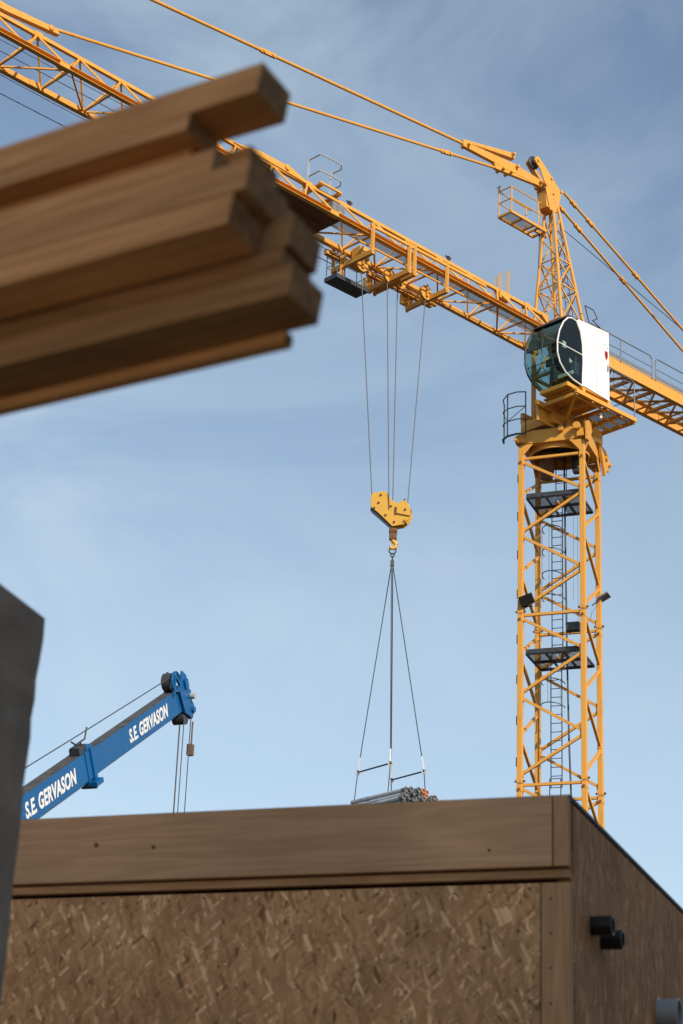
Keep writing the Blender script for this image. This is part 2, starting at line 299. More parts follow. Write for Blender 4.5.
for (y, z, r, l, m, inner) in ((0.36, 3.02, .038, .085, 'black', 0), (0.54, 2.995, .038, .085, 'black', 0), (1.68, 2.86, .070, .095, 'grey', 1)):
    p = MB().pipe((-0.02, y, z), (l, y, z), r, .005); p.tube((.0, y, z), (.004, y, z), r + .006, 24)
    o = p.build('vent_pipe' if not inner else 'duct_outlet', m, bld, smooth=True, label='black plastic vent pipe stub' if not inner else 'grey round duct outlet with dark opening')
    MB().tube((-.01, y, z), (.012, y, z), r - .006, 24).build('pipe_opening', 'black', o)

# ================================================================ BUILDING behind the camera that shades the foreground
hb = empty('apartment_block', (18.5, -7, 0), R(0))
tag(hb, 'plastered apartment block standing behind and to the right of the photographer', 'apartment block')
HH = 17.0
w = MB(); w.box((0, -5, HH / 2), (31.5, 10, HH)); w.box((0.2, 8.01, 5.5), (15, 16, 11)); w.build('wall', 'plaster', hb)
MB().box((0, -5, HH + .15), (32.1, 10.8, 0.3)).box((0.2, 8.2, 11.1), (15.6, 16, 0.2)).build('roof', 'concrete', hb)
for fl in range(5):
    for i in range(8):
        x = -13.5 + i * 3.85
        if -8 < x < 8.5 and fl < 4: continue
        z = 1.9 + fl * 3.15
        wi = MB(); 
        for a, b, c, d in ((-.7, 0, .08, 1.5), (.7, 0, .08, 1.5), (0, -.75, 1.48, .08), (0, .75, 1.48, .08), (0, 0, .06, 1.42)): wi.box((x + a, .03, z + b), (c, .06, d))
        wi = wi.build('window', 'white', hb)
        MB().box((x, 0.012, z), (1.32, .02, 1.42)).build('pane', 'winglass', wi)

tag(MB().box((-8, -2, 0.004), (18, 26, 0.02)).build('sand_reflector', 'sand'), kind='structure')  # sand patch added to bounce warm sunlight up into the foreground
lb = empty('reflector_house', (-13, -2, 0), R(0)); tag(lb, 'unseen ochre house added left of the photographer to bounce warm sunlight', 'house')  # added out of view as a sunlit bounce for the shaded foreground
MB().box((-4, 0, 4.5), (8, 30, 9)).build('wall', 'ochre', lb)
MB().prism([(.5, -15.4, 9.0), (-8.5, -15.4, 9.0), (-4, -15.4, 11.2)], (0, 30.8, 0)).build('roof', 'membrane', lb)
for fl in range(3):
    for i in range(5):
        y, z = -12 + i * 6, 1.8 + fl * 2.9
        wi = MB()
        for a, b, c, d in ((-.6, 0, .08, 1.3), (.6, 0, .08, 1.3), (0, -.65, 1.28, .08), (0, .65, 1.28, .08)): wi.box((.03, y + a, z + b), (.06, c, d))
        wi = wi.build('window', 'white', lb); MB().box((.012, y, z), (.02, 1.12, 1.22)).build('pane', 'winglass', wi)

# ================================================================ SLAB at the left edge
sn = Vector((math.sin(.30), -math.cos(.30), 0)); sa = Vector((math.cos(.30) * 0 + math.sin(.30), math.cos(.30), 0))
fa = Vector((math.sin(.30), math.cos(.30), 0)); SP = Vector((-0.751, 4.884, 0))
sb = MB(); zs_ = [3.218, 3.16, 3.10, 3.05, 3.0, 2.95, 2.90, 2.84, 2.78, 2.7, 2.62, 2.54, 2.45, 2.35, 2.2, 1.8, 1.2, .6, 0]
nse = [0, .002, -.001, -.005, -.002, -.006, -.002, -.004, -.006, -.003, -.002, -.004, -.001, 0, 0, 0, 0, 0, 0]
E0 = [SP + Vector((-.016 * (3.218 - z) + j, 0, z)) for z, j in zip(zs_, nse)]
E1 = [SP - fa * 1.7 + Vector((-.016 * (3.218 - z), 0, z)) for z in zs_]
th = Vector((-.17, .03, 0)); n_ = len(zs_)
vs = E0 + E1 + [p + th for p in E1] + [p + th for p in E0]
fs = [(c * n_ + i, c * n_ + i + 1, ((c + 1) % 4) * n_ + i + 1, ((c + 1) % 4) * n_ + i) for c in range(4) for i in range(n_ - 1)] + [(0, n_, 2 * n_, 3 * n_), (4 * n_ - 1, 3 * n_ - 1, 2 * n_ - 1, n_ - 1)]
sb.add(vs, fs)
t = sb.build('concrete_slab', 'concrete', None, bevel=0.004)
tag(t, 'dark rough wall slab leaning up at the left edge of the picture', 'slab')

# ================================================================ STACK OF TIMBER (each beam a thing)
LA = Vector((0.83230061, -0.5538004, -0.02410002)); LE = Vector((0.54228315, 0.82246362, -0.17170491)); LZ = Vector((0.11491163, 0.12984106, 0.9848536))
LP = Vector((-0.14864362, 2.48656176, 3.27180013))
LF = Matrix(((LA.x, LE.x, LZ.x, 0), (LA.y, LE.y, LZ.y, 0), (LA.z, LE.z, LZ.z, 0), (0, 0, 0, 1)))
BEAMS = [  # a_end, e0, e1, z0, z1, material, label
    (0.003, 0, .077, -.026, .032, 'pine', 'topmost beam of the timber stack, jutting out furthest over the rest'),
    (-.118, 0, .077, -.059, -.0275, 'pine2', 'thin board directly under the topmost beam of the stack'),
    (-.135, .038, .100, -.101, -.0605, 'pine', 'set-back beam in the dark gap under the thin upper board'),
    (-.062, .012, .077, -.1565, -.1025, 'pine', 'short pale beam below the dark gap, third face down the stack'),
    (.021, 0, .077, -.2125, -.158, 'pine2', 'upper of the two pale beams flush at the middle of the stack'),
    (.003, 0, .076, -.269, -.214, 'pine', 'lower of the two flush pale beams at the middle, olive underside showing'),
    (-.056, .080, .155, -.102, -.045, 'pine', 'beam of the rear column standing up behind the topmost beam end'),
    (-.028, .080, .155, -.147, -.1035, 'pine2', 'thin beam second down the rear column of the stack'),
    (.002, .080, .155, -.2055, -.1485, 'pine', 'beam third down the rear column of the stack'),
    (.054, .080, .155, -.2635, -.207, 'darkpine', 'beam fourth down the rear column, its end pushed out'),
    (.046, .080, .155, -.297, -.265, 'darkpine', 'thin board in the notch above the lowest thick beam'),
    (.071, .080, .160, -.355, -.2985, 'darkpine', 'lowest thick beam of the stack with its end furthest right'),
    (.022, .152, .172, -.377, -.3565, 'pine', 'thin batten along the very bottom of the timber stack'),
    (-.09, .160, .232, -.295, -.240, 'pine2', 'rearmost low beam hidden behind the timber stack'),
    (-.11, .160, .232, -.235, -.180, 'pine', 'rearmost middle beam hidden behind the timber stack'),
]
for (ae, e0, e1, z0, z1, m, lab) in BEAMS:
    Ln = 4.2 + random.uniform(-.1, .1)
    b = MB(); b.box((0, 0, 0), (Ln, e1 - e0, z1 - z0))
    o = b.build('timber_beam', m, None, bevel=0.0022)
    o.data.materials.append(M['endgrain'])
    for p_ in o.data.polygons:
        if abs(p_.normal.x) > .9: p_.material_index = 1
    c = LP + LA * (ae - Ln / 2) + LE * ((e0 + e1) / 2) + LZ * ((z0 + z1) / 2)
    mm_ = LF.copy(); mm_.translation = c; o.matrix_world = mm_
    tag(o, lab, 'timber beam', 'beams of the timber stack')
# trestles that carry the stack, beyond the left edge of the frame
for k, (s_, lab) in enumerate(((2.1, 'steel trestle nearer the beam ends, carrying the timber stack'), (3.6, 'steel trestle at the far end of the timber stack'))):
    base = LP - LA * s_ + LE * .12 + LZ * (-.381)
    tr = empty('trestle', (base.x, base.y, 0), math.atan2(LE.y, LE.x))
    tag(tr, lab, 'trestle', 'trestles under the timber stack')
    H = base.z
    MB().bar((-.35, 0, H - .04 + .35 * .1747 * 1), (.35, 0, H - .04 - .35 * .1747), .07, .07).build('crossbar', 'rust', tr)
    for x in (-.3, .3):
        for y in (-.45, .45): MB().bar((x * 1.3, y, 0), (x, 0, H - .085 - x * .1747), .05).build('leg', 'rust', tr)

# ================================================================ TOWER CRANE
TX, TY, TYAW = 6.998, 59.202, -0.378
AZ = 0.811
crane = empty('tower_crane', (TX, TY, 0), TYAW)
tag(crane, 'tall yellow lattice tower crane with white glazed cab, standing behind the timber building', 'tower crane')
def J(d, n, z):   # jib frame (d towards the tip, n towards the near side) -> crane local
    x = -math.sin(AZ) * d + math.cos(AZ) * n; y = -math.cos(AZ) * d - math.sin(AZ) * n
    c, s = math.cos(-TYAW), math.sin(-TYAW); return Vector((c * x - s * y, s * x + c * y, z))
JX = (J(1, 0, 0)).normalized(); JN = (J(0, 1, 0)).normalized()
JM = Matrix(((JX.x, JN.x, 0), (JX.y, JN.y, 0), (0, 0, 1)))
def jbox(mb, d0, d1, n0, n1, z0, z1): mb.box(J((d0 + d1) / 2, (n0 + n1) / 2, (z0 + z1) / 2), (abs(d1 - d0), abs(n1 - n0), abs(z1 - z0)), JM); return mb

tag(MB().box((0, 0, .5), (5.2, 5.2, 1.0)).build('foundation_block', 'concrete', crane))
# ---- mast sections
JT = [27.05, 21.76, 16.37, 11.05, 5.8, 1.0]
CR = [(-1, -1), (1, -1), (1, 1), (-1, 1)]
for si in range(5):
    zt, zb = JT[si], JT[si + 1]
    if si == 0: zt_leg = 27.45
    else: zt_leg = zt
    br = MB(); hL = zt - zb
    for fi in range(4):
        a, b = CR[fi], CR[(fi + 1) % 4]
        nrm = Vector(((CR[fi][0] + CR[(fi + 1) % 4][0]) / 2, (CR[fi][1] + CR[(fi + 1) % 4][1]) / 2, 0))
        if fi in (0, 2): br.bar((a[0] * .93, a[1], zt - .03), (b[0] * .93, b[1], zt - .03), .10, .08)
        zs = [zt - .14, zt - 1.19, zt - 1.38, zt - 2.52, zt - 2.70, zt - 3.82, zt - 3.97, zt - 5.08]
        for k in range(4):
            p, q = (a, b) if k % 2 == 0 else (b, a)
            if fi in (1, 3): pass
            P = Vector((p[0] * .94 if fi in (0, 2) else p[0], p[1] * .94 if fi in (1, 3) else p[1], zs[2 * k])); Q = Vector((q[0] * .94 if fi in (0, 2) else q[0], q[1] * .94 if fi in (1, 3) else q[1], zs[2 * k + 1]))
            br.bar(P, Q, .085, .085, ref=nrm)
            for e in (P, Q): br.bar(e + Vector((0, 0, .09)), e - Vector((0, 0, .09)), .12, .10, ref=nrm)
    sec = br.build('mast_section', 'yellow', crane)
    for (x, y) in CR:
        lg = MB().bar((x, y, zb + .01), (x, y, zt_leg), .165)
        # joint collars, pin bosses and step lugs
        lg.box((x, y, zb + .12), (.19, .19, .16)); lg.box((x, y, zt - .16), (.185, .185, .14))
        lg.build('leg', 'yellow', sec, bevel=.012)
        pn = MB()
        for s_ in (-1, 1):
            pn.tube((x + s_ * .09, y, zb + .10), (x + s_ * .16, y, zb + .10), .035, 8); pn.tube((x, y + s_ * .09, zt - .16), (x, y + s_ * .15, zt - .16), .035, 8)
        pn.build('joint_pin', 'rust', sec)
    for k in range(4): MB().box((-1.10, -1.0, zb + .7 + k * 1.3), (.04, .07, .28)).build('climbing_lug', 'darksteel', sec)

# ---- ladder, platforms, cable
def ladder(z0, z1, x, y):
    l = MB()
    for s_ in (-.175, .175): l.bar((x + s_, y, z0), (x + s_, y, z1), .028, .028)
    z = z0 + .1
    while z < z1: l.tube((x - .175, y, z), (x + .175, y, z), .013, 6); z += .28
    o = l.build('ladder', 'darksteel', crane)
    cg = MB(); z = z1 - .95
    pts = lambda z: [Vector((x - .10 + .36 * math.cos(R(a)) * 1.0, y - .02 - (.0 if 0 else .62) * math.sin(R(a)), z)) for a in range(-10, 191, 20)]
    hs = []
    while z > z0 + 1.9: hs.append(z); cg.path(pts(z), .018, 5); z -= .78
    if len(hs) > 1:
        for a in (30, 90, 150):
            xx, yy = x - .10 + .36 * math.cos(R(a)), y - .02 - .62 * math.sin(R(a)); cg.bar((xx, yy, hs[0]), (xx, yy, hs[-1]), .02, .008)
    cg.build('safety_hoop', 'steel', o)
ladder(16.6, 20.9, -.28, .55); ladder(20.55, 26.0, -.24, .55); ladder(25.7, 27.9, -.05, .35); ladder(11.2, 16.9, -.32, .55); ladder(1.0, 11.5, -.28, .55)
def platform(z):
    fr = MB()
    for x in (-.86, -.25, .3, .86): fr.bar((x, -.86, z), (x, .86, z), .05, .07)
    for y in (-.86, .05, .86): fr.bar((-.86, y, z + .002), (.86, y, z + .002), .05, .09)
    fr.bar((-.86, -.9, z + .06), (.86, -.9, z + .06), .02, .14)
    p = fr.build('mast_platform', 'darksteel', crane)
    g = MB()
    for (x0, x1, y0, y1) in ((-.84, -.02, -.84, .3), (.02, .84, -.84, .84), (-.84, -.55, .3, .84)): g.box(((x0 + x1) / 2, (y0 + y1) / 2, z + .045), (x1 - x0, y1 - y0, .012))
    g.build('grating', 'grating', p)
platform(25.72); platform(20.52); platform(15.3)
cb = MB(); cb.path([(.02, .45, 27.8), (.06, .42, 25), (.10, .42, 21), (.16, .40, 18), (.26, .40, 15), (.3, .4, 9), (.3, .4, 1)], .030, 8); cb.build('power_cable', 'darksteel', crane, smooth=True)
tc_ = MB(); tc_.path([(.42, .1, 25.7), (.40, .1, 22.5)], .006, 4); tc_.path([(.55, .1, 25.7), (.55, .1, 21.5)], .006, 4); tc_.build('thin_cable', 'rope', crane)
jb = MB(); jb.box((.58, -.62, 21.36), (.42, .25, .26)); jb.bar((.36, -.62, 21.20), (.80, -.62, 21.20), .02, .04)
jb = jb.build('junction_box', 'darksteel', crane)
fl = MB(); mlt = Matrix.Rotation(R(-18), 3, 'Y') @ Matrix.Rotation(R(25), 3, 'X')
fl.box((-.76, -1.18, 22.18), (.44, .16, .32), mlt); fl.box((-.76, -1.14, 22.30), (.30, .12, .08), mlt)
f = fl.build('floodlight', 'black', crane, bevel=.01); MB().bar((-.95, -1.05, 22.0), (-.6, -1.05, 22.0), .03).build('bracket', 'darksteel', f)
fl = MB(); fl.box((1.16, .98, 22.82), (.40, .46, .06), Matrix.Rotation(R(-28), 3, 'Y')); f = fl.build('floodlight', 'steel', crane, bevel=.01)
MB().bar((1.12, .9, 22.8), (.98, .2, 22.3), .03).path([(1.1, .8, 22.7), (1.02, .0, 22.0), (1.05, -.4, 21.6)], .008, 4).build('bracket', 'darksteel', f)

# ---- crown under the slewing ring
cr = MB()
for fi in range(4):
    a, b = Vector((*CR[fi], 27.72)), Vector((*CR[(fi + 1) % 4], 27.72)); n_ = Vector((CR[fi][0] + CR[(fi + 1) % 4][0], CR[fi][1] + CR[(fi + 1) % 4][1], 0)).normalized()
    u = (b - a).normalized(); mid = (a + b) / 2
    lo = [a - u * .18 + n_ * .10 + Vector((0, 0, -.17)), a + u * .45 + n_ * .10 + Vector((0, 0, -.22)), b - u * .45 + n_ * .10 + Vector((0, 0, -.22)), b + u * .18 + n_ * .10 + Vector((0, 0, -.17)),
          b + u * .18 + n_ * .10 + Vector((0, 0, .10)), b - u * .4 + n_ * .10 + Vector((0, 0, .24)), a + u * .4 + n_ * .10 + Vector((0, 0, .24)), a - u * .18 + n_ * .10 + Vector((0, 0, .10))]
    cr.prism(lo, n_ * -.24)
    # triangular gussets down to the legs
    for P, s_ in ((a, 1), (b, -1)):
        cr.prism([P + n_ * .085 + Vector((0, 0, -.22)), P + u * s_ * .42 + n_ * .085 + Vector((0, 0, -.22)), P + n_ * .085 + u * s_ * .06 + Vector((0, 0, -.62))], n_ * -.03)
crown = cr.build('mast_crown', 'yellow', crane, bevel=.015)
fn = MB(); n = 28
fn.pipe((0, 0, 27.35), (0, 0, 27.93), .97, .05, 32)
fn.build('slewing_cone', 'yellow', crane, smooth=True)
MB().tube((0, 0, 27.9), (0, 0, 27.92), .9, 24).build('ring_cover', 'darksteel', crane)
rg = MB(); rg.tube((0, 0, 27.93), (0, 0, 28.06), 1.02, 40)
for k in range(48):
    a = 2 * math.pi * k / 48; rg.box((1.03 * math.cos(a), 1.03 * math.sin(a), 27.995), (.05, .05, .09), Matrix.Rotation(a, 3, 'Z'))
rg.build('slewing_ring', 'darksteel', crane)
# jacking brackets that stick out past the corners
bk = MB()
bk.prism([(1.13, .5, 27.95), (1.13, 1.55, 28.0), (1.13, 1.78, 27.75), (1.13, 1.70, 27.42), (1.13, 1.42, 27.36), (1.13, 1.12, 27.05), (1.13, .95, 27.3)], (.10, 0, 0))
bk.tube((1.05, 1.58, 27.62), (1.32, 1.58, 27.62), .07, 12); bk.tube((1.05, 1.2, 27.72), (1.30, 1.2, 27.72), .10, 12)
bk.build('corner_bracket', 'yellow', crane, bevel=.01)
bk = MB(); bk.prism([(1.15, -1.2, 27.4), (1.15, -.95, 27.4), (1.15, -.6, 27.9), (1.15, -.7, 28.12), (1.15, -.95, 28.15), (1.15, -1.25, 28.0)], (.08, 0, 0)); bk.tube((.9, -1.2, 27.86), (.9, -1.36, 27.86), .12, 16); bk.tube((.35, -1.10, 27.86), (.35, -1.28, 27.86), .09, 14)
bk.tube((-1.12, -1.1, 27.62), (-1.12, -1.3, 27.62), .05, 10)
bk.build('corner_bracket', 'yellow', crane, bevel=.01)
sr = MB(); sr.tube((-.5, .2, 26.75), (-.42, .1, 27.6), .20, 14, .30); sr.build('cable_drum', 'rust', crane, smooth=True)
mt = MB(); mt.tube((.5, .3, 27.05), (.5, .3, 27.6), .17, 14); mt.box((.5, .3, 26.98), (.26, .26, .12)); mt.build('slewing_motor', 'darksteel', crane, smooth=True)
# guard rail at the left of the crown
gr = MB(); A = [(-1.62, -.85), (-1.50, -1.2), (-1.15, -1.42), (-.75, -1.36)]
A = [(-1.66, -.75), (-1.62, -1.02), (-1.40, -1.25), (-1.05, -1.36), (-.78, -1.30)]
for z in (28.75, 28.3): gr.path([(x, y, z) for x, y in A], .018)
gr.path([(x, y, 29.12 + .14 * min(1, i * .5)) for i, (x, y) in enumerate(A)], .02)
for i in (0, 2, 4): gr.tube((*A[i], 27.75), (*A[i], 29.12 + .14 * min(1, i * .5)), .022)
gr.path([(A[0][0], A[0][1], 28.75), (A[2][0], A[2][1], 28.3), (A[4][0], A[4][1], 28.75)], .012)
for i in range(4): gr.bar((*A[i], 27.78), (*A[i + 1], 27.78), .05, .05)
gr.build('crown_railing', 'darksteel', crane)

# ---- turntable / slewing platform (jib frame)
sp = MB(); jbox(sp, -1.35, 1.15, -.68, .70, 28.08, 28.42); jbox(sp, .3, 1.7, .44, .52, 28.0, 28.6)
jbox(sp, .2, 1.1, -.74, -.62, 28.42, 28.8); jbox(sp, -1.2, 1.3, .60, .68, 28.42, 28.8)
tt = sp.build('turntable', 'yellow', crane, bevel=.012)
wn = MB(); jbox(wn, -.9, .1, -.35, .35, 28.42, 29.2); wn.tube(J(-.4, -.5, 29.3), J(-.4, .5, 29.3), .28, 16); wn.build('winch', 'darksteel', tt, smooth=True)

# ---- mast head
mh = MB(); ZB = 28.42; ZJ = 32.0; ZA = 36.75
def leg_at(sd, sn_, z):
    t_ = max(0, (z - ZJ) / (ZA - ZJ)); bx, by = .60 * (1 - t_) + .10 * t_, .60 * (1 - t_) + .15 * t_
    return J(sd * bx + .42 * t_, sn_ * by, z)
zz = [ZB + .1, 30.2, ZJ, 33.4, 34.4, 35.3, 36.1]
for (s1, s2) in (((1, 1), (1, -1)), ((1, -1), (-1, -1)), ((-1, -1), (-1, 1)), ((-1, 1), (1, 1))):
    for i in range(2, 6):
        a, b = zz[i], zz[i + 1]
        if i % 2: s1_, s2_ = s2, s1
        else: s1_, s2_ = s1, s2
        if i in (3, 2): mh.bar(leg_at(*s1, b), leg_at(*s2, b), .04)
        mh.bar(leg_at(*s1_, a), leg_at(*s2_, b), .04)
        if i in (2, 3): mh.bar(leg_at(*s2_, a), leg_at(*s1_, b), .035)
    mh.bar(leg_at(*s1, ZJ), leg_at(*s2, ZJ), .12); mh.bar(leg_at(*s1, ZB + .2), leg_at(*s2, 30.1), .07); mh.bar(leg_at(*s1, 30.2), leg_at(*s2, 30.2), .09); mh.bar(leg_at(*s1, 30.2), leg_at(*s2, ZJ), .06)
head = mh.build('mast_head', 'yellow', crane)
for s1 in ((1, 1), (1, -1), (-1, -1), (-1, 1)):
    MB().bar(leg_at(*s1, ZB), leg_at(*s1, ZJ), .13).tube(leg_at(*s1, ZJ - .05), leg_at(*s1, ZA), .058, 10, .052).build('leg', 'yellow', head)
ml = MB()   # ladder and service lines up the head
for s_ in (-.12, .12): ml.bar(J(-.62 + 0, s_, 32.4), J(.15, s_ * .8, 36.3), .02)
for k in range(14): f_ = k / 14; ml.tube(J(-.62 + .77 * f_, -.12, 32.4 + 3.9 * f_), J(-.62 + .77 * f_, .12, 32.4 + 3.9 * f_), .009, 5)
ml.path([J(.75, -.25, 35.9), J(.65, -.3, 35.2), J(.7, -.3, 34.2)], .03); ml.build('head_ladder', 'darksteel', head)
hp = MB(); prof = [(1.50, 37.80), (1.47, 37.95), (1.32, 38.02), (1.16, 37.92), (.66, 37.56), (.22, 37.22), (.14, 37.02), (.22, 36.75), (.40, 36.25), (.72, 36.22), (.88, 36.75), (.98, 37.15), (1.20, 37.55)]
for n0 in (.17, -.21): hp.prism([J(d, n0, z) for d, z in prof], JN * .04)
hp.prism([J(.9, -.17, 36.9), J(.85, -.17, 36.3), J(.3, -.17, 36.3), J(.15, -.17, 36.8), J(.5, -.17, 37.3)], JN * .34)
for d, z, r in ((.95, 37.1, .06), (.65, 37.45, .05), (.14, 37.14, .06), (.55, 36.9, .045), (1.35, 37.85, .05)): hp.tube(J(d, -.26, z), J(d, .26, z), r, 10)
hpo = hp.build('head_plate', 'yellow', head, bevel=.008)
MB().torus(J(1.34, 0, 37.84), JN, .20, .045, 18, 6).tube(J(1.34, -.05, 37.84), J(1.34, .05, 37.84), .16, 18).build('apex_sheave', 'darksteel', head, smooth=True)

# ---- apex platform
ap = MB(); z0 = 35.52
for n_ in (-.62, -.06): ap.bar(J(.6, n_, z0), J(2.38, n_, z0), .07, .09)
for d in (2.38, 1.78, 1.18, .95, .62): ap.bar(J(d, -.64, z0), J(d, -.04, z0), .06, .07)
ap.bar(J(.3, -.3, z0), J(.9, -.3, z0), .08)
ap_o = ap.build('apex_platform', 'yellow', crane)
g = MB(); g.prism([J(2.36, -.6, z0 + .05), J(1.2, -.6, z0 + .05), J(1.2, -.08, z0 + .05), J(2.36, -.08, z0 + .05)], (0, 0, .01)); g.build('floor_sheet', 'mesh', ap_o)
r_ = MB()
for z in (z0 + .52, z0 + .97): r_.path([J(.75, -.62, z), J(2.38, -.62, z), J(2.38, -.06, z), J(.75, -.06, z)], .022)
for d, n_ in ((2.38, -.62), (2.38, -.06), (1.0, -.62), (1.0, -.06)): r_.tube(J(d, n_, z0), J(d, n_, z0 + .97), .024)
r_.tube(J(2.38, -.62, z0 + .97), J(2.38, -.62, z0 + 1.16), .03); r_.tube(J(2.38, -.70, z0 + 1.16), J(2.38, -.54, z0 + 1.16), .02)
r_.build('railing', 'yellow', ap_o)

# ---- jib
B0, BAY, KN = 0.981, 1.411, 33
SL = 0.0134
zb_ = lambda d: 31.22 + SL * (d - .98)
zt_ = lambda d: 32.24 + SL * (d - .98)
HW = .66
dj = [B0 + k * BAY for k in range(KN + 1)]
lac = MB()
for k in range(KN):
    d0, d1, dm = dj[k], dj[k + 1], dj[k] + .725
    T_ = J(dm, 0, zt_(dm))
    for s_ in (-1, 1):
        for dd in (d0, d1): lac.bar(J(dd, s_ * HW, zb_(dd)), T_, .052)
    lac.bar(J(d0, -HW, zb_(d0)), J(d0, HW, zb_(d0)), .05)
    if k % 2: lac.bar(J(d0, -HW, zb_(d0)), J(d1, HW, zb_(d1)), .045)
    else: lac.bar(J(d1, -HW, zb_(d1)), J(d0, HW, zb_(d0)), .045)
jib = lac.build('jib', 'yellow', crane)
MB().bar(J(dj[0] - .35, 0, zt_(0)), J(dj[-1] - .3, 0, zt_(dj[-1])), .105).build('top_chord', 'yellow', jib)
for s_ in (-1, 1):
    c_ = MB(); a_, e_ = .62, dj[-1]      # channel open to the outside: web, top and bottom flange
    c_.bar(J(a_, s_ * (HW - .045), zb_(a_)), J(e_, s_ * (HW - .045), zb_(e_)), .02, .15)
    c_.bar(J(a_, s_ * (HW + .03), zb_(a_) + .067), J(e_, s_ * (HW + .03), zb_(e_) + .067), .13, .016)
    c_.bar(J(a_, s_ * (HW + .03), zb_(a_) - .067), J(e_, s_ * (HW + .03), zb_(e_) - .067), .13, .016)
    c_.build('bottom_chord', 'yellow', jib)
for k in (0, 7, 14, 21, 28):      # section joints: pin plates
    dd = dj[k] + .25
    for s_ in (-1, 1): MB().bar(J(dd - .16, s_ * HW, zb_(dd)), J(dd + .16, s_ * HW, zb_(dd)), .17, .17).build('joint_plate', 'yellow', jib)
    MB().bar(J(dd + .35, 0, zt_(dd)), J(dd + .6, 0, zt_(dd)), .16, .16).build('joint_plate', 'yellow', jib)
jr = MB(); jbox(jr, .45, 1.1, -.68, -.5, 31.1, 31.35); jbox(jr, .45, 1.1, .5, .68, 31.1, 31.35); jr.bar(J(.6, 0, 32.0), J(.95, 0, 32.25), .14); jr.bar(J(.6, -.6, 32), J(.6, .6, 32), .12); jr.build('jib_root', 'yellow', jib)
cw = MB(); cw.bar(J(.8, .25, 31.30), J(10.7, .25, 31.43), .34, .015); cw.build('walkway', 'mesh', jib)
cw = MB(); cw.bar(J(.8, .43, 31.30), J(10.7, .43, 31.43), .03, .05); cw.bar(J(.8, .07, 31.30), J(10.7, .07, 31.43), .02, .04); cw.build('walkway_edge', 'yellow', jib)
hs = MB()                                        # jib ropes and hand line
hs.path([J(.8, -.1, 31.55), J(9.0, -.1, 31.5), J(30, -.1, 31.6), J(46, -.1, 31.8)], .012, 5); hs.path([J(.8, .1, 31.62), J(46, .1, 31.85)], .010, 5)
hs.path([J(8.9, -.45, 30.9), J(16, -.45, 31.02), J(46, -.45, 31.6)], .010, 5)
hs.path([J(9.5, -.9, 30.86), J(23, -.95, 30.98), J(46, -.9, 31.4)], .014, 5)
hs.build('trolley_rope', 'rope', jib)
# posts and small lamp on the top chord
ps = MB(); ps.bar(J(3.06, .07, 32.2), J(3.06, .07, 32.88), .055); ps.bar(J(3.06, -.10, 32.2), J(3.06, -.10, 32.82), .04); ps.bar(J(2.62, .02, 32.2), J(2.62, .02, 33.14), .085, .05); jbox(ps, 2.6, 3.1, -.1, .1, 32.0, 32.2)
ps.build('chord_post', 'yellow', jib)
for dd in (5.45, 9.85): MB().box(J(dd, 0, zt_(dd) + .14), (.10, .10, .16)).tube(J(dd - .12, 0, zt_(dd) + .2), J(dd + .12, 0, zt_(dd) + .2), .025).build('aircraft_lamp', 'darksteel', jib)

# jib-mounted trolley winch with guard rail (where the jib passes behind the timber)
wp = MB(); jbox(wp, 10.72, 13.3, -.60, .60, 31.30, 31.36); jbox(wp, 11.0, 12.8, -.05, .02, 31.22, 31.30)
wpo = wp.build('winch_platform', 'rust', jib)
wp = MB()
for dd in (10.45, 11.2): wp.bar(J(dd, -.62, 32.47), J(dd, .22, 32.5), .16, .05)
wp.bar(J(10.4, .22, 32.53), J(11.3, .22, 32.53), .06); wp.build('winch_step', 'yellow', jib)
ww = MB(); ww.tube(J(10.7, -.3, 31.75), J(10.7, .25, 31.75), .2, 16); jbox(ww, 10.45, 10.95, .25, .45, 31.55, 31.95); ww.build('trolley_winch', 'steel', jib, smooth=True)
rl = MB(); hexp = [(11.01, -.62), (11.01, -.10), (10.56, -.07), (10.17, -.07), (9.99, -.28), (10.0, -.62)]
for z in (33.18, 33.75): rl.path([J(d, n_, z) for d, n_ in hexp], .024)
for (d, n_) in ((11.01, -.62), (10.12, -.60)): rl.bar(J(d, n_, 32.3), J(d, n_, 33.77), .05)
rl.build('winch_railing', 'alu', jib)
# cable-stay lug on the top chord behind the winch
lg = MB(); lg.prism([J(d, -.09, z) for d, z in ((14.6, 32.42), (13.5, 32.60), (12.3, 32.60), (11.7, 32.42), (11.7, 32.34), (13.0, 32.4))], JN * .18)
lg.tube(J(12.5, -.14, 32.52), J(12.5, .14, 32.52), .09, 14); lg.build('stay_lug', 'yellow', jib, bevel=.01)
lg = MB(); lg.prism([J(d, -.08, z) for d, z in ((24.6, 32.65), (24.6, 33.05), (22.5, 32.88), (20.9, 32.98), (20.8, 32.83), (22.5, 32.68))], JN * .16); lg.tube(J(21.1, -.12, 32.90), J(21.1, .12, 32.90), .08, 12); lg.build('stay_lug', 'yellow', jib, bevel=.01)

# ---- stay bars
def stay(pts, r, joints=()):
    s_ = MB().path([J(*p) for p in pts], r, 8)
    P0, P1 = Vector(pts[0]), Vector(pts[-1]); u = (P1 - P0).normalized()
    for t_, L_ in joints:
        c = P0 + u * t_; s_.bar(J(*(c - u * L_)), J(*(c + u * L_)), .08, .13); 
        for e in (-.6, .6): q = c + u * L_ * e; s_.tube(J(q.x, q.y - .07, q.z), J(q.x, q.y + .07, q.z), .05, 8)
    return s_.build('stay_bar', 'yellow', crane)
stay([(4.2, 0, 37.02), (43.5, 0, 32.95)], .052, ((9.28, .30), (22, .3)))
stay([(2.9, 0, 36.84), (21.2, 0, 32.92)], .047, ((2.8, .25), (18.9, .25)))
sl_ = MB(); sl_.prism([J(d, -.07, z) for d, z in ((1.0, 37.28), (1.0, 37.02), (4.9, 36.82), (4.9, 37.02), (2.4, 37.30))], JN * .14)
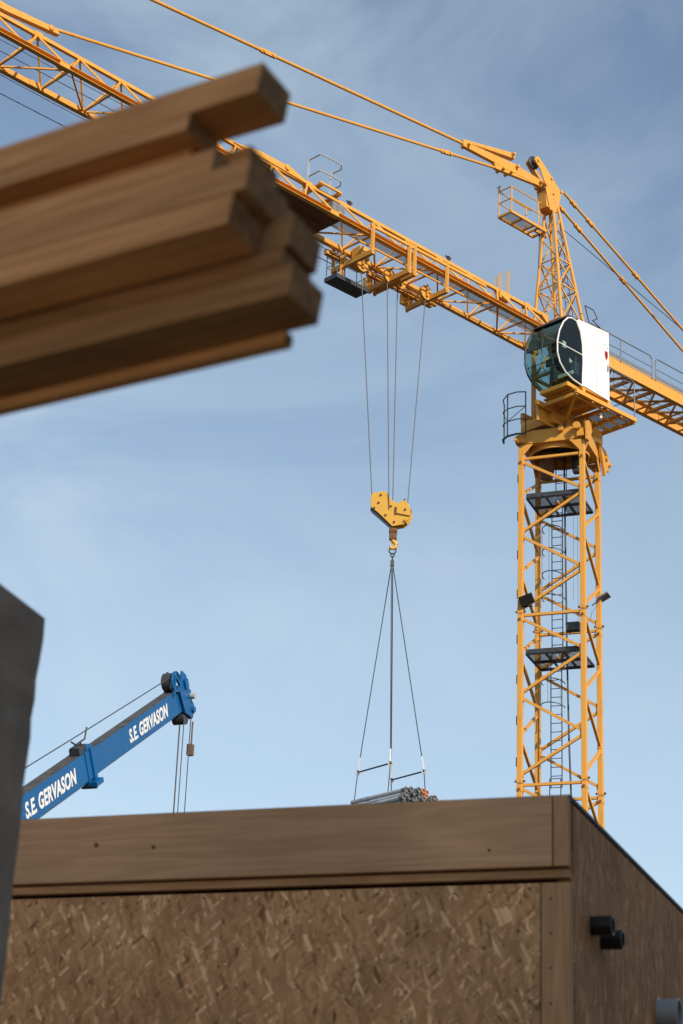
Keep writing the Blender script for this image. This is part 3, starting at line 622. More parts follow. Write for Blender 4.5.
sl_.prism([J(d, -.14, z) for d, z in ((2.35, 37.50), (2.35, 37.64), (2.60, 37.66), (4.9, 37.08), (4.9, 37.0), (2.7, 37.44))], JN * .20)
sl_.prism([J(d, -.06, z) for d, z in ((.95, 37.05), (3.3, 36.70), (3.4, 36.90), (1.0, 37.18))], JN * .12)
for d, z in ((1.1, 37.15), (2.3, 37.2), (3.0, 36.80), (2.6, 36.85), (4.7, 36.95), (2.5, 37.6)): sl_.tube(J(d, -.2, z), J(d, .2, z), .055, 10)
sl_.build('stay_link', 'yellow', crane, bevel=.008)
for s_ in (-1, 1):
    stay([(.05, s_ * .26, 37.14), (-12.4, s_ * .34, 31.95)], .045, ((.55, .16), (1.5, .2), (4.2, .16), (9.5, .2)))
rp = MB(); rp.path([J(-.1, 0, 35.95), J(-6.9, 0, 34.67), J(-11, .0, 32.2)], .014, 5); rp.build('hoist_line', 'rope', crane)

# ---- counter jib
cj = MB()
for k in range(10):
    d0, d1 = -.7 - k * 1.2, -.7 - (k + 1) * 1.2
    cj.bar(J(d0, -.70, 31.12), J(d1, .70, 31.12), .06); cj.bar(J(d0, .70, 31.12), J(d1, -.70, 31.12), .06); cj.bar(J(d0, -.72, 31.10), J(d0, .72, 31.10), .10)
    cj.bar(J(d0 - .6, -.72, 30.98), J(d0 - .6, .72, 30.98), .05)
cjo = cj.build('counter_jib', 'yellow', crane)
for s_ in (-1, 1):
    b = MB(); b.bar(J(-.45, s_ * .76, 31.22), J(-13, s_ * .76, 31.22), .05, .40); 
    for z in (31.43, 31.01): b.bar(J(-.45, s_ * .72, z), J(-13, s_ * .72, z), .16, .022)
    b.build('side_beam', 'yellow', cjo)
fl_ = MB(); fl_.prism([J(-.8, .1, 31.44), J(-8, .1, 31.44), J(-8, .62, 31.44), J(-.8, .62, 31.44)], (0, 0, .02)); fl_.build('floor_grating', 'grating', cjo)
for s_ in (-1, 1):
    r_ = MB()
    for (a, b) in ((-.5, -3.95), (-4.15, -7.9), (-8.1, -12)):
        n_ = s_ * .82
        r_.path([J(a, n_, 31.4), J(a, n_, 32.15), J(a - .08, n_, 32.23), J(b + .1, n_, 32.23), J(b, n_, 32.12), J(b, n_, 31.4)], .022); r_.path([J(a, n_, 31.82), J(b, n_, 31.82)], .014)
        r_.tube(J((a + b) / 2, n_, 31.4), J((a + b) / 2, n_, 32.23), .018); r_.bar(J(a, n_, 31.52), J(b, n_, 31.52), .01, .12)
    r_.build('railing', 'steel', cjo)
hk = MB(); hk.path([J(-.55, .82, 32.2), J(-.3, .85, 32.75), J(-.75, .85, 32.75), J(-.95, .85, 32.5), J(-.7, .85, 32.35), J(-1.1, .85, 32.22)], .018, 5); hk.build('rail_hook', 'darksteel', cjo)
cwt = MB(); 
for k in range(4): jbox(cwt, -10.1 - k * .62, -10.68 - k * .62, -.6, .6, 29.0, 31.6)
cwt.build('counterweight', 'concrete', cjo, bevel=.03)

# ---- operator cab
cabf = MB()
N0, N1 = .66, 2.0
PR = [(1.98, 31.02), (2.20, 30.80), (2.40, 30.42), (2.51, 29.98), (2.50, 29.60), (2.38, 29.30), (2.12, 29.06), (1.75, 28.93), (1.28, 28.87)]   # curved front
# floor, back wall, roof
fr = MB(); jbox(fr, -.02, 1.30, N0, N1, 28.80, 28.90); jbox(fr, 1.28, 1.9, N0 + .1, N1 - .1, 28.72, 28.86)
cab = fr.build('operator_cab', 'yellow', crane, bevel=.01, label='white operator cab with curved tinted glass front')
rf = MB(); rf.prism([J(d, N0 - .04, z) for d, z in ((2.12, 30.98), (2.0, 31.12), (-.1, 31.28), (-.1, 31.18), (1.98, 31.04))], JN * (N1 - N0 + .05)); rf.build('roof', 'darksteel', cab, bevel=.01)
sp_ = MB()
sidep = [(1.30, 28.88)] + [(1.27, 29.2), (1.24, 29.7), (1.26, 30.3), (1.36, 30.75), (1.56, 31.05)] + [(1.50, 31.14), (-.05, 31.24), (-.05, 28.80)]
sp_.prism([J(d, N1 - .02, z) for d, z in sidep], JN * .05)
sp_.prism([J(-.05, N0, 28.8), J(-.05, N1, 28.8), J(-.05, N1, 31.24), J(-.05, N0, 31.24)], JX * .04)
sp_.prism([J(d, N0, z) for d, z in sidep], JN * .04); sp_.build('side_panel', 'white', cab, bevel=.008)
# rim around the side window
rim = [(1.56, 31.06), (1.78, 31.08)] + PR + [(1.27, 29.2), (1.24, 29.7), (1.26, 30.3), (1.36, 30.75), (1.56, 31.06)]
rm = MB().path([J(d, N1, z) for d, z in rim], .026, 8).path([J(2.51, N1, 29.98), J(1.25, N1, 29.96)], .018, 6); rm.build('window_rim', 'white', cab)
rm = MB().path([J(d, N0, z) for d, z in rim], .03, 8).path([J(2.51, N0, 29.98), J(2.515, N1, 29.98)], .014, 6).path([J(1.98, N0, 31.03), J(1.98, N1, 31.03)], .03, 6); rm.build('window_frame', 'darksteel', cab)
wg = MB(); wpl = [(1.78, 31.07)] + PR + [(1.27, 29.2), (1.24, 29.7), (1.26, 30.3), (1.36, 30.75), (1.56, 31.05)]
wg.add([J(d, N1 - .012, z) for d, z in wpl], [tuple(range(len(wpl)))]); wg.build('side_window', 'glass', cab)
wg = MB(); wg.add([J(d, N0 + .004, z) for d, z in wpl], [tuple(range(len(wpl)))]); wg.build('side_window', 'glass', cab)
fg = MB()
for (a, b) in zip(PR, PR[1:]): fg.add([J(a[0], N0, a[1]), J(a[0], N1, a[1]), J(b[0], N1, b[1]), J(b[0], N0, b[1])], [(0, 1, 2, 3)])
fg = MB()
import bisect
def cr_(p0, p1, p2, p3, t): return tuple(.5 * ((2 * p1[k]) + (-p0[k] + p2[k]) * t + (2 * p0[k] - 5 * p1[k] + 4 * p2[k] - p3[k]) * t * t + (-p0[k] + 3 * p1[k] - 3 * p2[k] + p3[k]) * t ** 3) for k in (0, 1))
PP = [PR[0]] + PR + [PR[-1]]; fine = [cr_(PP[i], PP[i + 1], PP[i + 2], PP[i + 3], t / 5) for i in range(len(PR) - 1) for t in range(5)] + [PR[-1]]
for (d, z) in fine: fg.v += [tuple(J(d - .02, N0 + .01, z)), tuple(J(d - .02, N1 - .01, z))]
fg.f = [(2 * i, 2 * i + 1, 2 * i + 3, 2 * i + 2) for i in range(len(fine) - 1)]
fg = fg.build('front_window', 'glass', cab, smooth=True)
# interior
st = MB(); jbox(st, .55, 1.15, 1.05, 1.6, 29.25, 29.42); st.prism([J(.50, 1.05, 29.4), J(.68, 1.05, 29.4), J(.52, 1.05, 30.25), J(.36, 1.05, 30.25)], JN * .55); jbox(st, .42, .56, 1.2, 1.45, 30.27, 30.5); jbox(st, .7, 1.0, 1.2, 1.45, 28.9, 29.25)
st.build('seat', 'black', cab, bevel=.03)
cs = MB(); jbox(cs, 1.0, 1.45, .82, 1.0, 29.3, 29.75); jbox(cs, 1.0, 1.45, 1.66, 1.84, 29.3, 29.75); cs.tube(J(1.3, .9, 29.75), J(1.3, .9, 29.95), .03); cs.tube(J(1.3, 1.75, 29.75), J(1.3, 1.75, 29.95), .03)
jbox(cs, 1.7, 1.78, .9, 1.2, 29.7, 29.95); cs.build('control_console', 'darksteel', cab, bevel=.01)
it = MB(); jbox(it, 1.55, 1.6, 1.25, 1.85, 29.25, 29.36); jbox(it, .02, .06, 1.1, 1.4, 29.9, 30.3); jbox(it, 2.0, 2.05, 1.35, 1.55, 30.55, 30.68); it.prism([J(1.45, 1.6, 29.78), J(1.08, 1.6, 29.62), J(1.08, 1.6, 29.76), J(1.45, 1.6, 29.92)], JN * .02); jbox(it, 1.62, 1.78, 1.58, 1.62, 30.2, 30.42); it.build('cab_sheet_glints', 'cream', cab)  # includes cream panels added as pale reflections in the side window
bl_ = MB(); bl_.prism([J(1.98, N0 + .05, 30.98), J(2.16, N0 + .05, 30.80), J(2.34, N0 + .05, 30.45), J(2.34, N1 - .05, 30.45), J(2.16, N1 - .05, 30.80), J(1.98, N1 - .05, 30.98)], (-.02, 0, 0)) if 0 else [bl_.add([J(a[0] - .05, N0 + .05, a[1]), J(a[0] - .05, N1 - .05, a[1]), J(b[0] - .05, N1 - .05, b[1]), J(b[0] - .05, N0 + .05, b[1])], [(0, 1, 2, 3)]) for a, b in zip(PR[:3], PR[1:4])]; bl_.build('shade_sheet', 'cab_shade', cab)  # dark sheet added inside the upper glass as interior shade
ins = MB(); jbox(ins, .03, 1.25, N0 + .05, N0 + .08, 28.95, 31.1); jbox(ins, .0, .03, N0 + .05, N1 - .03, 28.95, 31.1); ins.build('inner_lining', 'darksteel', cab)
gd = MB()                                        # dark guard bars at the lower front
for k in range(5): n_ = .75 + k * .28; gd.path([J(2.50, n_, 29.62), J(2.36, n_, 29.31), J(2.10, n_, 29.08)], .012, 5)
gd.path([J(2.44, N0, 29.46), J(2.44, N1, 29.46)], .012, 5); gd.path([J(2.3, N0, 29.24), J(2.3, N1, 29.24)], .012, 5); gd.build('foot_guard', 'darksteel', cab)
em = MB(); em.prism([J(d, N1 + .033, z) for d, z in ((.18, 30.52), (.02, 30.52), (.02, 30.32), (.10, 30.18), (.18, 30.32))], JN * .006); em = em.build('emblem', 'red', cab)
MB().prism([J(d, N1 + .040, z) for d, z in ((.14, 30.46), (.06, 30.46), (.10, 30.26))], JN * .004).build('emblem_motif', 'black', em)
MB().prism([J(d, N1 + .033, z) for d, z in ((.20, 30.72), (.15, 30.76), (.14, 30.72))], JN * .005).prism([J(d, N1 + .033, z) for d, z in ((.06, 30.66), (.0, 30.68), (.01, 30.64))], JN * .005).build('small_mark', 'darksteel', cab)
sm = MB(); sm.path([J(.62, N1 + .031, 28.95), J(.62, N1 + .031, 31.08)], .007, 4).path([J(.62, N1 + .031, 31.08), J(-.03, N1 + .031, 31.12)], .006, 4).path([J(.62, N1 + .031, 28.95), J(-.03, N1 + .031, 28.92)], .006, 4); sm.build('door_seam', 'steel', cab)
wp_ = MB().path([J(2.28, 1.2, 30.80), J(2.54, 1.35, 29.9), J(2.50, 1.40, 29.6)], .012, 4).path([J(2.45, 1.36, 30.3), J(2.56, 1.40, 29.75)], .018, 4); wp_.build('wiper', 'black', cab)
hd = MB().tube(J(.05, N1 + .03, 29.9), J(.05, N1 + .07, 29.9), .02).tube(J(.05, N1 + .07, 29.8), J(.05, N1 + .07, 30.05), .015); hd.build('door_handle', 'steel', cab)
# ---- frame and platform that carry the cab
cf = MB()
cf.bar(J(1.62, 2.0, 28.60), J(-1.42, 2.0, 28.60), .10, .14); cf.bar(J(1.62, 1.86, 28.5), J(-1.35, 1.86, 28.5), .05, .05)
cf.bar(J(1.9, .62, 28.52), J(-1.42, .62, 28.52), .10, .16)
for d in (1.55, .75, .0, -.7, -1.38): cf.bar(J(d, .6, 28.52), J(d, 2.0, 28.54), .09, .12)
for n_ in (1.05, 1.5): cf.bar(J(0, n_, 28.5), J(-1.38, n_, 28.5), .05, .07)
cf.prism([J(1.62, .66, 28.66), J(.0, .66, 28.66), J(.0, 1.98, 28.66), J(1.62, 1.98, 28.66)], (0, 0, .03)); jbox(cf, 1.15, 1.28, 1.9, 2.02, 28.64, 28.84); jbox(cf, -.1, .02, 1.9, 2.02, 28.64, 28.86)
cf.bar(J(1.5, 1.9, 28.5), J(.6, .7, 28.15), .09)
cfo = cf.build('cab_frame', 'yellow', crane, bevel=.006)
g = MB(); g.prism([J(-.02, .66, 28.62), J(-1.4, .66, 28.62), J(-1.4, 1.95, 28.62), J(-.02, 1.95, 28.62)], (0, 0, .012)); g.build('platform_grating', 'grating', cfo)
g = MB(); rl = lambda pts, r=.022: g2.path([J(*p) for p in pts], r)
g2 = MB(); rl([(-.10, 1.97, 28.65), (-.10, 1.97, 29.95), (-.2, 1.97, 30.03), (-1.28, 1.97, 30.03), (-1.42, 1.97, 29.95), (-1.42, 1.97, 28.65)]); rl([(-.1, 1.97, 29.38), (-1.42, 1.97, 29.38)], .016)
rl([(-1.42, 1.97, 29.95), (-1.45, 1.5, 30.2), (-1.42, 1.2, 30.03), (-1.42, .7, 30.03), (-1.42, .7, 28.65)]); rl([(-1.42, 1.97, 29.38), (-1.42, .7, 29.38)], .016)
g2.build('railing', 'steel', cfo)
lp = MB().tube(J(.0, 1.7, 28.46), J(.0, 1.7, 28.28), .05, 10); lp.build('work_lamp', 'white', cfo)

# ---- trolley (three cross frames hanging under the jib, long side bars on both sides)
tr = MB()
ZC = 30.62
for (dk, w_) in ((9.62, .09), (8.05, .09), (7.82, .09), (6.38, .09)):
    ztop = 31.62
    tr.bar(J(dk, .84, ztop), J(dk, .84, ZC), .10)
    tr.bar(J(dk, -.84, ztop - .25), J(dk, -.84, ZC - .14), .085)
    tr.bar(J(dk, .88, ZC + .02), J(dk, -.88, ZC - .02), .11, .16)
for n_, z in ((.84, 31.50),): tr.bar(J(9.7, n_, z), J(4.6, n_, z), .07, .09)
tr.bar(J(9.9, .55, 31.0), J(5.3, .55, 31.0), .05)
tro = tr.build('trolley', 'yellow', crane, bevel=.008)
for (a, b) in ((10.0, 8.35), (8.2, 7.0), (6.95, 5.35)):
    q = MB(); q.bar(J(a, -.80, 31.10), J(b, -.80, 31.10), .16, .17); q.bar(J(a, -.60, 31.02), J(b, -.60, 31.02), .08, .09); q.build('side_frame', 'yellow', tro, bevel=.01)
for dd in (9.7, 8.7, 7.95, 7.2, 6.7, 5.6):
    for s_ in (-1,):
        q = MB(); q.tube(J(dd, s_ * .70, 31.40), J(dd, s_ * .82, 31.40), .10, 14); q.tube(J(dd, s_ * .70, 31.40), J(dd, s_ * .86, 31.40), .03, 8); q.build('wheel', 'darksteel', tro, smooth=True)
for dd, n_ in ((9.15, -.1), (8.05, 0), (7.6, 0), (6.55, .1)):
    q = MB(); q.tube(J(dd, n_ - .05, 30.75), J(dd, n_ + .05, 30.75), .24, 18); q.bar(J(dd, n_ - .09, 31.0), J(dd, n_ - .09, 30.6), .10, .03); q.bar(J(dd, n_ + .09, 31.0), J(dd, n_ + .09, 30.6), .10, .03); q.build('sheave', 'yellow', tro, smooth=True)
bx = MB(); jbox(bx, 8.75, 9.15, -.55, -.15, 31.05, 31.45); jbox(bx, 6.1, 6.6, -.98, -.86, 30.72, 31.06); jbox(bx, 7.9, 8.2, -1.0, -.86, 30.55, 31.0); bx.build('gear_cover', 'hook_yellow', tro, bevel=.02)
# work basket hung from the trolley
bs = MB(); jbox(bs, 8.60, 9.86, -.86, -.40, 30.12, 30.17)
for n_ in (-.88, -.38): bs.bar(J(8.56, n_, 30.19), J(9.9, n_, 30.19), .05, .14)
for d in (8.58, 9.88): bs.bar(J(d, -.9, 30.19), J(d, -.36, 30.19), .05, .14)
bso = bs.build('work_basket', 'darksteel', tro)
q = MB()
for (d, n_) in ((8.6, -.86), (9.86, -.86), (8.6, -.40), (9.86, -.40), (9.2, -.86)): q.tube(J(d, n_, 30.2), J(d, n_, 31.0), .014, 5)
for z in (30.62, 30.98): q.path([J(9.86, -.4, z), J(9.86, -.86, z), J(8.6, -.86, z), J(8.6, -.4, z)], .013, 5)
q.build('basket_railing', 'steel', bso)
q = MB().bar(J(9.7, -.40, 30.2), J(9.7, -.40, 31.1), .06).bar(J(9.55, -.40, 30.2), J(9.55, -.40, 31.1), .04); q.build('hanger', 'yellow', bso)
# hoist ropes
for (a, b) in (((9.15, -.1, 30.55), (8.47, 0, 23.45)), ((8.13, 0, 30.55), (7.75, 0, 23.2)), ((7.68, 0, 30.55), (7.60, 0, 23.2)), ((6.55, .1, 30.55), (6.98, 0, 23.6))):
    MB().path([J(*a), J(*b)], .014, 6).build('hoist_rope', 'rope', crane)

# ================================================================ HOOK BLOCK
HB = crane.matrix_world
def jw(d, n, z):  # jib frame -> world
    return Vector((TX, TY, 0)) + Vector((-math.sin(AZ) * d + math.cos(AZ) * n, -math.cos(AZ) * d - math.sin(AZ) * n, z))
hc = jw(7.55, 0, 22.35)
hkb = empty('hook_block', hc, 0); tag(hkb, 'yellow steel pulley block with hook hanging on ropes below the jib trolley', 'hook block')
# plate profile traced in metres around its own centre (x to the right in the block's plane, z up)
blk = [(-.57, 1.40), (-.57, .97), (-.33, .76), (-.13, .55), (.09, .32), (.40, .36), (.55, .50), (.62, .66), (.61, .88), (.53, 1.03), (.42, 1.12), (.33, 1.10), (.25, 1.04), (.18, 1.06), (.05, 1.16), (-.05, 1.32), (-.10, 1.42), (-.22, 1.44)]
blk = [(x + .01, z) for x, z in blk]
blk = [(x - .10, z) for x, z in blk]
ang = R(-14)
bm_ = Matrix.Rotation(ang, 3, 'Z')
q = MB()
for y0 in (-.16, .10): q.prism([bm_ @ Vector((x, y0, z)) for x, z in blk], bm_ @ Vector((0, .045, 0)))
q.build('side_plate', 'hook_yellow', hkb, bevel=.012)
q = MB()
for x, z in ((-.42, 1.16), (.32, .84)): q.tube(bm_ @ Vector((x, -.09, z)), bm_ @ Vector((x, .08, z)), .2, 20)
q.tube(bm_ @ Vector((-.0, -.09, .68)), bm_ @ Vector((0, .08, .68)), .2, 20); q.build('sheave', 'darksteel', hkb, smooth=True)
q = MB()
for x, z in ((-.42, 1.08), (-.05, .95), (.38, .82), (-.2, .68), (.06, .45), (.36, .46), (-.36, 1.32), (-.55, .92)): q.tube(bm_ @ Vector((x - .08 * 0, -.19, z)), bm_ @ Vector((x, .17, z)), .032, 10)
q.box(bm_ @ Vector((.10, -.18, .80)), (.05, .03, .22), bm_); q.box(bm_ @ Vector((.32, -.18, .66)), (.42, .02, .02), bm_ @ Matrix.Rotation(R(14), 3, 'Y'))
q.tube(bm_ @ Vector((.26, 0, 1.08)), bm_ @ Vector((.32, 0, 1.22)), .03, 8); q.build('bolt', 'rust', hkb)
q = MB().box((0, 0, .24), (.24, .22, .14)).box((0, 0, .06), (.22, .18, .22)); q.build('swivel', 'rust', hkb, bevel=.02)
q = MB(); hp_ = [(0, 0, .0), (0, 0, -.08), (.06, 0, -.12), (.10, 0, -.20), (.06, 0, -.29), (0, 0, -.32), (-.06, 0, -.29), (-.085, 0, -.22)]
for i, (a, b) in enumerate(zip(hp_, hp_[1:])): q.tube(a, b, [.07, .07, .07, .065, .065, .055, .045][i], 10, [.07, .07, .065, .065, .055, .045, .02][i])
q.tube((-.085, 0, -.22), (-.02, 0, -.10), .016, 6); q.build('hook', 'hook_yellow', hkb, smooth=True)
q = MB(); 
for x, z0_, z1_ in ((-.68, 1.24, 1.0), (-.70, .80, .8)): pass
q.prism([bm_ @ Vector((x, -.115, z)) for x, z in ((-.66, .97), (-.42, .76), (-.23, .55), (-.01, .32), (-.03, .27), (-.27, .49), (-.68, .88))], bm_ @ Vector((0, .215, 0))); q.build('guard_plate', 'darksteel', hkb)

# ================================================================ SLING and LOAD
u1 = Vector((-math.sin(R(37)), math.cos(R(37)), 0)); u2 = Vector((math.cos(R(37)), math.sin(R(37)), 0))
LC = jw(7.50, 0, 0) + Vector((.10, 0, 0))
slg = empty('chain_sling', (hc.x, hc.y, hc.z - .40), 0); tag(slg, 'four legged chain sling hanging from the crane hook around the tube load', 'lifting sling')
tp = Vector((0, 0, 0)); off = LC - Vector((hc.x, hc.y, 0))
q = MB()
zc = hc.z - .40
ringp = Vector((0, 0, .14)); q.torus(ringp + Vector((0, 0, -.12)), (0, 1, 0), .10, .022, 14, 6)
for k in range(2): q.torus((0, 0, -.12 - k * .09), (1, 0, 0) if k % 2 else (0, 1, 0), .055, .02, 10, 5)
q.box((0, 0, -.37), (.11, .09, .16)); q.build('master_link', 'darksteel', slg)
zk = 15.42 - zc
corners = []
for (a, b) in ((1, -1), (-1, -1), (1, 1), (-1, 1)):
    P = off + u1 * .72 * a + u2 * .60 * b + Vector((0, 0, zk)); corners.append(P); top = Vector((.02 * b, .02 * a, -.42))
    q = MB(); q.path([top, P], .016, 6)
    dn = off + u1 * .74 * a + u2 * .67 * b + Vector((0, 0, 14.62 - zc)); q.path([P, dn], .014, 5); q.build('sling_leg', 'darksteel', slg)
    q = MB(); u = (top - P).normalized(); q.bar(P + u * .05, P + u * .32, .07, .05); q.torus(P, (0, 1, 0), .06, .02, 12, 5); q.bar(P + u * .30, P + u * .42, .05, .05); q.build('sling_hook', 'alu', slg)
q = MB(); q.path([corners[0], corners[1]], .024, 5); q.path([corners[2], corners[3]], .024, 5); q.build('spreader_strap', 'darksteel', slg)
# load: aluminium props, each one a thing
LZ0 = 14.08
idx = 0
rng = random.Random(3)
base = None; obase = None
for row in range(5):
    nn = 10 - (row % 2)
    if row == 4: nn = 6
    for i in range(nn):
        o2 = (i - (nn - 1) / 2) * .135 + (0 if row < 4 else -.18); z = LZ0 + row * .125 + rng.uniform(-.01, .01)
        slide = rng.uniform(-.12, .12); L_ = 2.35
        orange = (row >= 3 and i in (5, 8)) or rng.random() < .04
        c = LC + u2 * o2 + u1 * (slide - .15) + Vector((.06, 0, 0))
        if base is None:
            q = MB(); q.pipe((-L_ / 2, 0, 0), (L_ / 2, 0, 0), .058, .008, 12); base = q.build('scaffold_tube', 'alu', None, smooth=True)
            q = MB(); q.pipe((-L_ / 2 - .03, 0, 0), (-L_ / 2 + .14, 0, 0), .066, .010, 12); q.tube((-L_ / 2 + .02, 0, -.09), (-L_ / 2 + .02, 0, .09), .02, 6)
            base_c = q.build('end_collar', 'steel', base, smooth=True); base_o = base_c.data.copy(); base_o.materials[0] = M['orange']
            o = base; cc = base_c
        else:
            o = base.copy(); COL.objects.link(o); cc = base_c.copy(); COL.objects.link(cc); cc.parent = o
        cc.data = base_o if orange else base_c.data if o is base else bpy.data.meshes['end_collar']
        o.location = (c.x, c.y, z + .06); o.rotation_euler = (0, rng.uniform(-.02, .02), math.atan2(u1.y, u1.x) + rng.uniform(-.012, .012))
        tag(o, 'grey metal tube with an orange end collar in the slung bundle' if orange else 'grey metal tube with a plain grey end collar in the slung bundle', 'metal tube', 'metal tubes slung under the crane')
q = MB()
cL = LC
for (s0, w0) in ((-.95, .10),):
    pts = [cL + u1 * s0 + u2 * x + Vector((0, 0, z)) for x, z in ((.18, LZ0 + .60), (.42, LZ0 + .56), (.62, LZ0 + .40), (.72, LZ0 + .20))]
    for a, b in zip(pts, pts[1:]): q.bar(a, b, .11, .02)
    pts = [cL + u1 * (s0 + .0) + u2 * x + Vector((0, 0, z)) for x, z in ((-.60, LZ0 + .56), (-.40, LZ0 + .69), (-.1, LZ0 + .70))]
sg = q.build('lashing_strap', 'orange', None); tag(sg, 'orange lashing strap over the right side of the slung tube bundle', 'strap')

# ================================================================ BLUE MOBILE CRANE
def ray(px, py, t): 
    d = (fw + rt * ((px - 341.5) / 1991) - up * ((py - 512) / 1991)).normalized(); return CAMP + d * t
BR = Vector((-4.60, 36.9, 0)); 
P_root = ray(86, 764.5, 38.3); P_tip = ray(174.5, 702, 42.0)
bd = (P_tip - P_root).normalized()
heading = math.atan2(bd.y, bd.x); el = math.asin(bd.z)
gx = Vector((bd.x, bd.y, 0)).normalized()
back = (P_root.z - 2.6) / math.tan(el)
foot = P_root - bd * ((P_root.z - 2.6) / bd.z)
mc = empty('mobile_crane', (foot.x, foot.y, 0), heading)
tag(mc, 'blue mobile crane with white lettering on its raised telescopic boom, left of the hook', 'mobile crane')
# local boom frame: X along boom, Y to its left side, Z up
Mb = Matrix.Rotation(-el, 4, 'Y'); Mb.translation = Vector((0, 0, 2.6))
LR = (P_root - foot).length; LT = (P_tip - foot).length
def boom(name, x0, x1, h, w_, parent=mc, m='blue'):
    q = MB(); ch = .25
    sec = [(-w_ / 2, h / 2), (w_ / 2, h / 2), (w_ / 2, -h * .42), (w_ * .38, -h / 2), (-w_ * .38, -h / 2), (-w_ / 2, -h * .42)]
    q.prism([(x0, y, z) for y, z in sec], (x1 - x0, 0, 0)); return q.build(name, m, parent, bevel=.012, mw=Mb)
b1 = boom('boom_section', -1.5, LR + .02, .58, .30); b2 = boom('boom_section', LR - .2, LT + .15, .52, .25)
M['boomtop'] = mat('grimy_boom_top', (0.06, 0.06, 0.058), 0.7, var=.4, scale=5)
MB().box(((LR - 1.5) / 2, 0, .292), (LR + 1.4, .28, .012)).build('top_plate', 'boomtop', b1, label='grey grimy upper face'); MB().box(((LR + LT) / 2, 0, .262), (LT - LR, .23, .012)).build('top_plate', 'boomtop', b2)
q = MB(); q.box((LR, 0, 0), (.12, .37, .66)); q.box((LR - .25, 0, .0), (.05, .34, .62)); q.box((LR - .02, -.10, -.35), (.30, .30, .10)); q.box((LR - .1, .0, .34), (.4, .3, .08)); q.build('collar', 'blue', b1, bevel=.01, mw=Matrix.Identity(4))
q = MB(); q.tube((LR - .25, -.1, .30), (LR - .25, -.1, .5), .02).path([(LR - .6, -.1, .62), (LR - .45, -.1, .52), (LR - .05, -.1, .52), (LR + .1, -.1, .70)], .018, 5).box((LR - .3, -.05, .38), (.3, .2, .14)); q.tube((LR - .1, -.2, -.38), (LR - .1, .1, -.38), .07, 10); q.build('cable_guide', 'darksteel', b1, mw=Matrix.Identity(4))
# head
hdq = MB(); X = LT
pr_ = [(-.05, .24), (.05, .34), (.24, .60), (.40, .46), (.38, .22), (.50, .10), (.46, -.10), (.54, -.22), (.46, -.40), (.30, -.44), (.05, -.26)]
for y0 in (-.19, .14): hdq.prism([(X + x, y0, z) for x, z in pr_], (0, .05, 0))
hdq.box((X + .22, 0, .1), (.4, .28, .3)); hdq.box((X + .28, -.215, .30), (.16, .04, .2)); hdq.tube((X + .42, -.24, -.3), (X + .42, .24, -.3), .07, 12); head_b = hdq.build('boom_head', 'blue', mc, mw=Mb, bevel=.01)
q = MB(); q.tube((X - .12, -.09, .46), (X - .12, .09, .46), .19, 18); q.tube((X - .12, -.14, .46), (X - .12, .14, .46), .04, 8); q.build('top_sheave', 'darksteel', head_b, smooth=True)
q = MB().torus((X - .12, -.17, .46), (0, 1, 0), .2, .03, 16, 5).bar((X - .32, -.17, .22), (X - .12, -.17, .6), .05).bar((X + .1, -.17, .22), (X - .1, -.17, .6), .05); q.build('sheave_guard', 'blue', head_b)
q = MB()
for y in (-.15, -.05, .05, .15): q.tube((X + .12, y * .7 - .03, -.40), (X + .12, y * .7 + .03, -.40), .13, 16); q.tube((X + .42, y * .7 - .03, -.38), (X + .42, y * .7 + .03, -.38), .12, 16)
q.build('head_sheave', 'darksteel', head_b, smooth=True)
q = MB().tube((X + .42, -.20, .0), (X + .42, -.30, .0), .07, 12); q.build('head_lamp', 'alu', head_b)
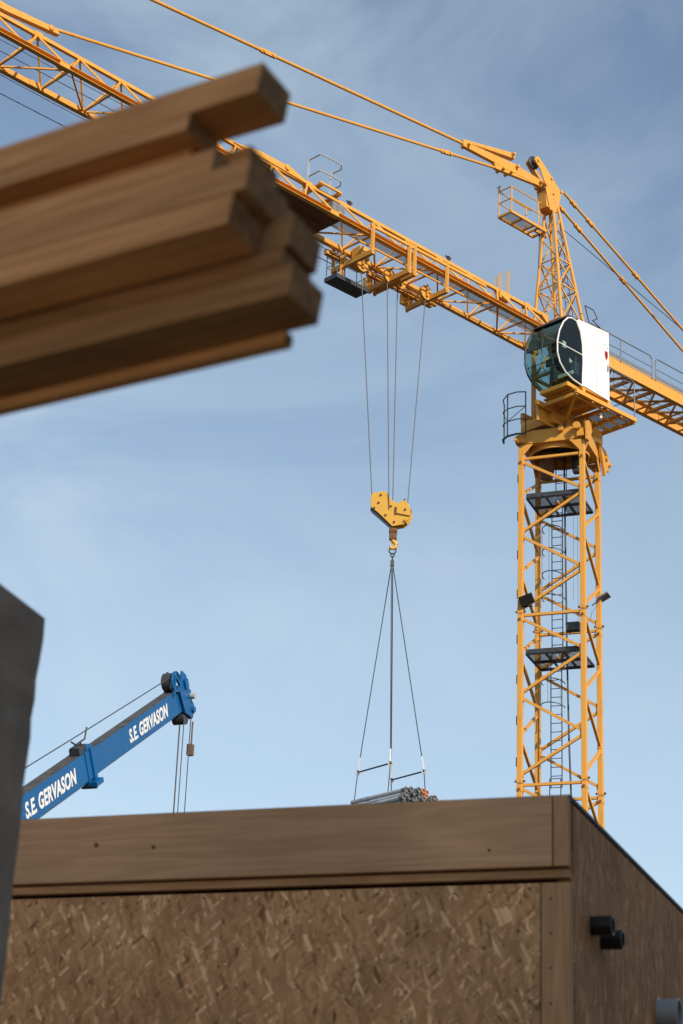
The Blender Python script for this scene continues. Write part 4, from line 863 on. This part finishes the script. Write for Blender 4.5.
# falls of rope straight down from the head
inv = (mc.rotation_euler.to_matrix()).transposed()
Mb3 = Mb.to_3x3()
def bl(x, y, z): return Mb3 @ Vector((x, y, z)) + Vector((0, 0, 2.6))
for (x, y, dx) in ((X + .02, -.15, 0), (X + .10, -.02, 0), (X + .38, -.16, 0), (X + .42, .1, 0)):
    p = bl(x, y, -.36); MB().path([p, p + Vector((0, 0, -8.5))], .011, 5).build('hoist_rope', 'rope', mc)
p = bl(X + .40, -.14, -.55); MB().box(p + Vector((0, 0, -.62)), (.12, .12, .24)).path([p + Vector((.03, 0, 0)), p + Vector((.03, 0, -.6))], .02, 5).build('rope_weight', 'tan', mc)
p = bl(X + .2, 0, -.55) + Vector((0, 0, -8.6)); MB().box(p, (.5, .25, .5)).torus(p + Vector((0, 0, -.42)), (0, 1, 0), .14, .035, 12, 6, 30, 300).build('hook_block', 'blue', mc, bevel=.03)
MB().path([bl(X - .25, -.1, .58), bl(LR - .5, -.1, .66), bl(0, -.1, 1.0)], .012, 5).build('winch_rope', 'rope', mc)
# lettering
def lettering(x0, z0, size, parent, y, sx):
    cu = bpy.data.curves.new('lettering', 'FONT'); cu.body = 'S.E. GERVASON'; cu.size = size; cu.shear = .22; cu.offset = size * .034; cu.extrude = .002; cu.space_character = 1.05; cu.space_word = .8
    tmp = bpy.data.objects.new('lettering_outline', cu); COL.objects.link(tmp)
    me = bpy.data.meshes.new_from_object(tmp.evaluated_get(bpy.context.evaluated_depsgraph_get())); bpy.data.objects.remove(tmp)
    me.materials.clear(); me.materials.append(M['white']); o = bpy.data.objects.new('lettering', me); COL.objects.link(o); o.parent = parent
    o.matrix_local = Matrix.Translation((x0, y, z0)) @ Matrix.Rotation(R(90), 4, 'X') @ Matrix.Diagonal((sx, 1, 1, 1)); return o
lettering(LR - 2.78, -.12, .385, b1, -.1525, .74)
lettering(LT - 2.56, -.11, .36, b2, -.1275, .74)
# carrier
q = MB(); q.box((-2.5, 0, 1.15), (9.5, 2.5, .35)); q.box((1.6, -.0, 1.0), (1.4, 2.4, .7)); q.build('chassis', 'blue', mc, bevel=.05)
q = MB(); q.box((2.6, .75, 1.75), (1.5, .95, 1.3)); q.build('driver_cab', 'blue', mc, bevel=.12)
q = MB(); q.tube((-1.2, 0, 1.3), (-1.2, 0, 1.6), .9, 24); q.box((-1.5, 0, 2.0), (2.6, 1.8, .8)); q.build('turntable', 'blue', mc, bevel=.05)
for x in (-6, -4.6, .2, 1.6):
    for y in (-1.05, 1.05):
        q = MB().tube((x, y - .2, .56), (x, y + .2, .56), .56, 28).build('wheel', 'rubber', mc, bevel=.03); MB().tube((x, y - .205, .56), (x, y + .205, .56), .3, 20).build('rim', 'alu', q)
MB().tube((-.3, 0, 1.9), bl(3.2, 0, -.3), .11, 14).build('lift_cylinder', 'alu', mc, smooth=True)
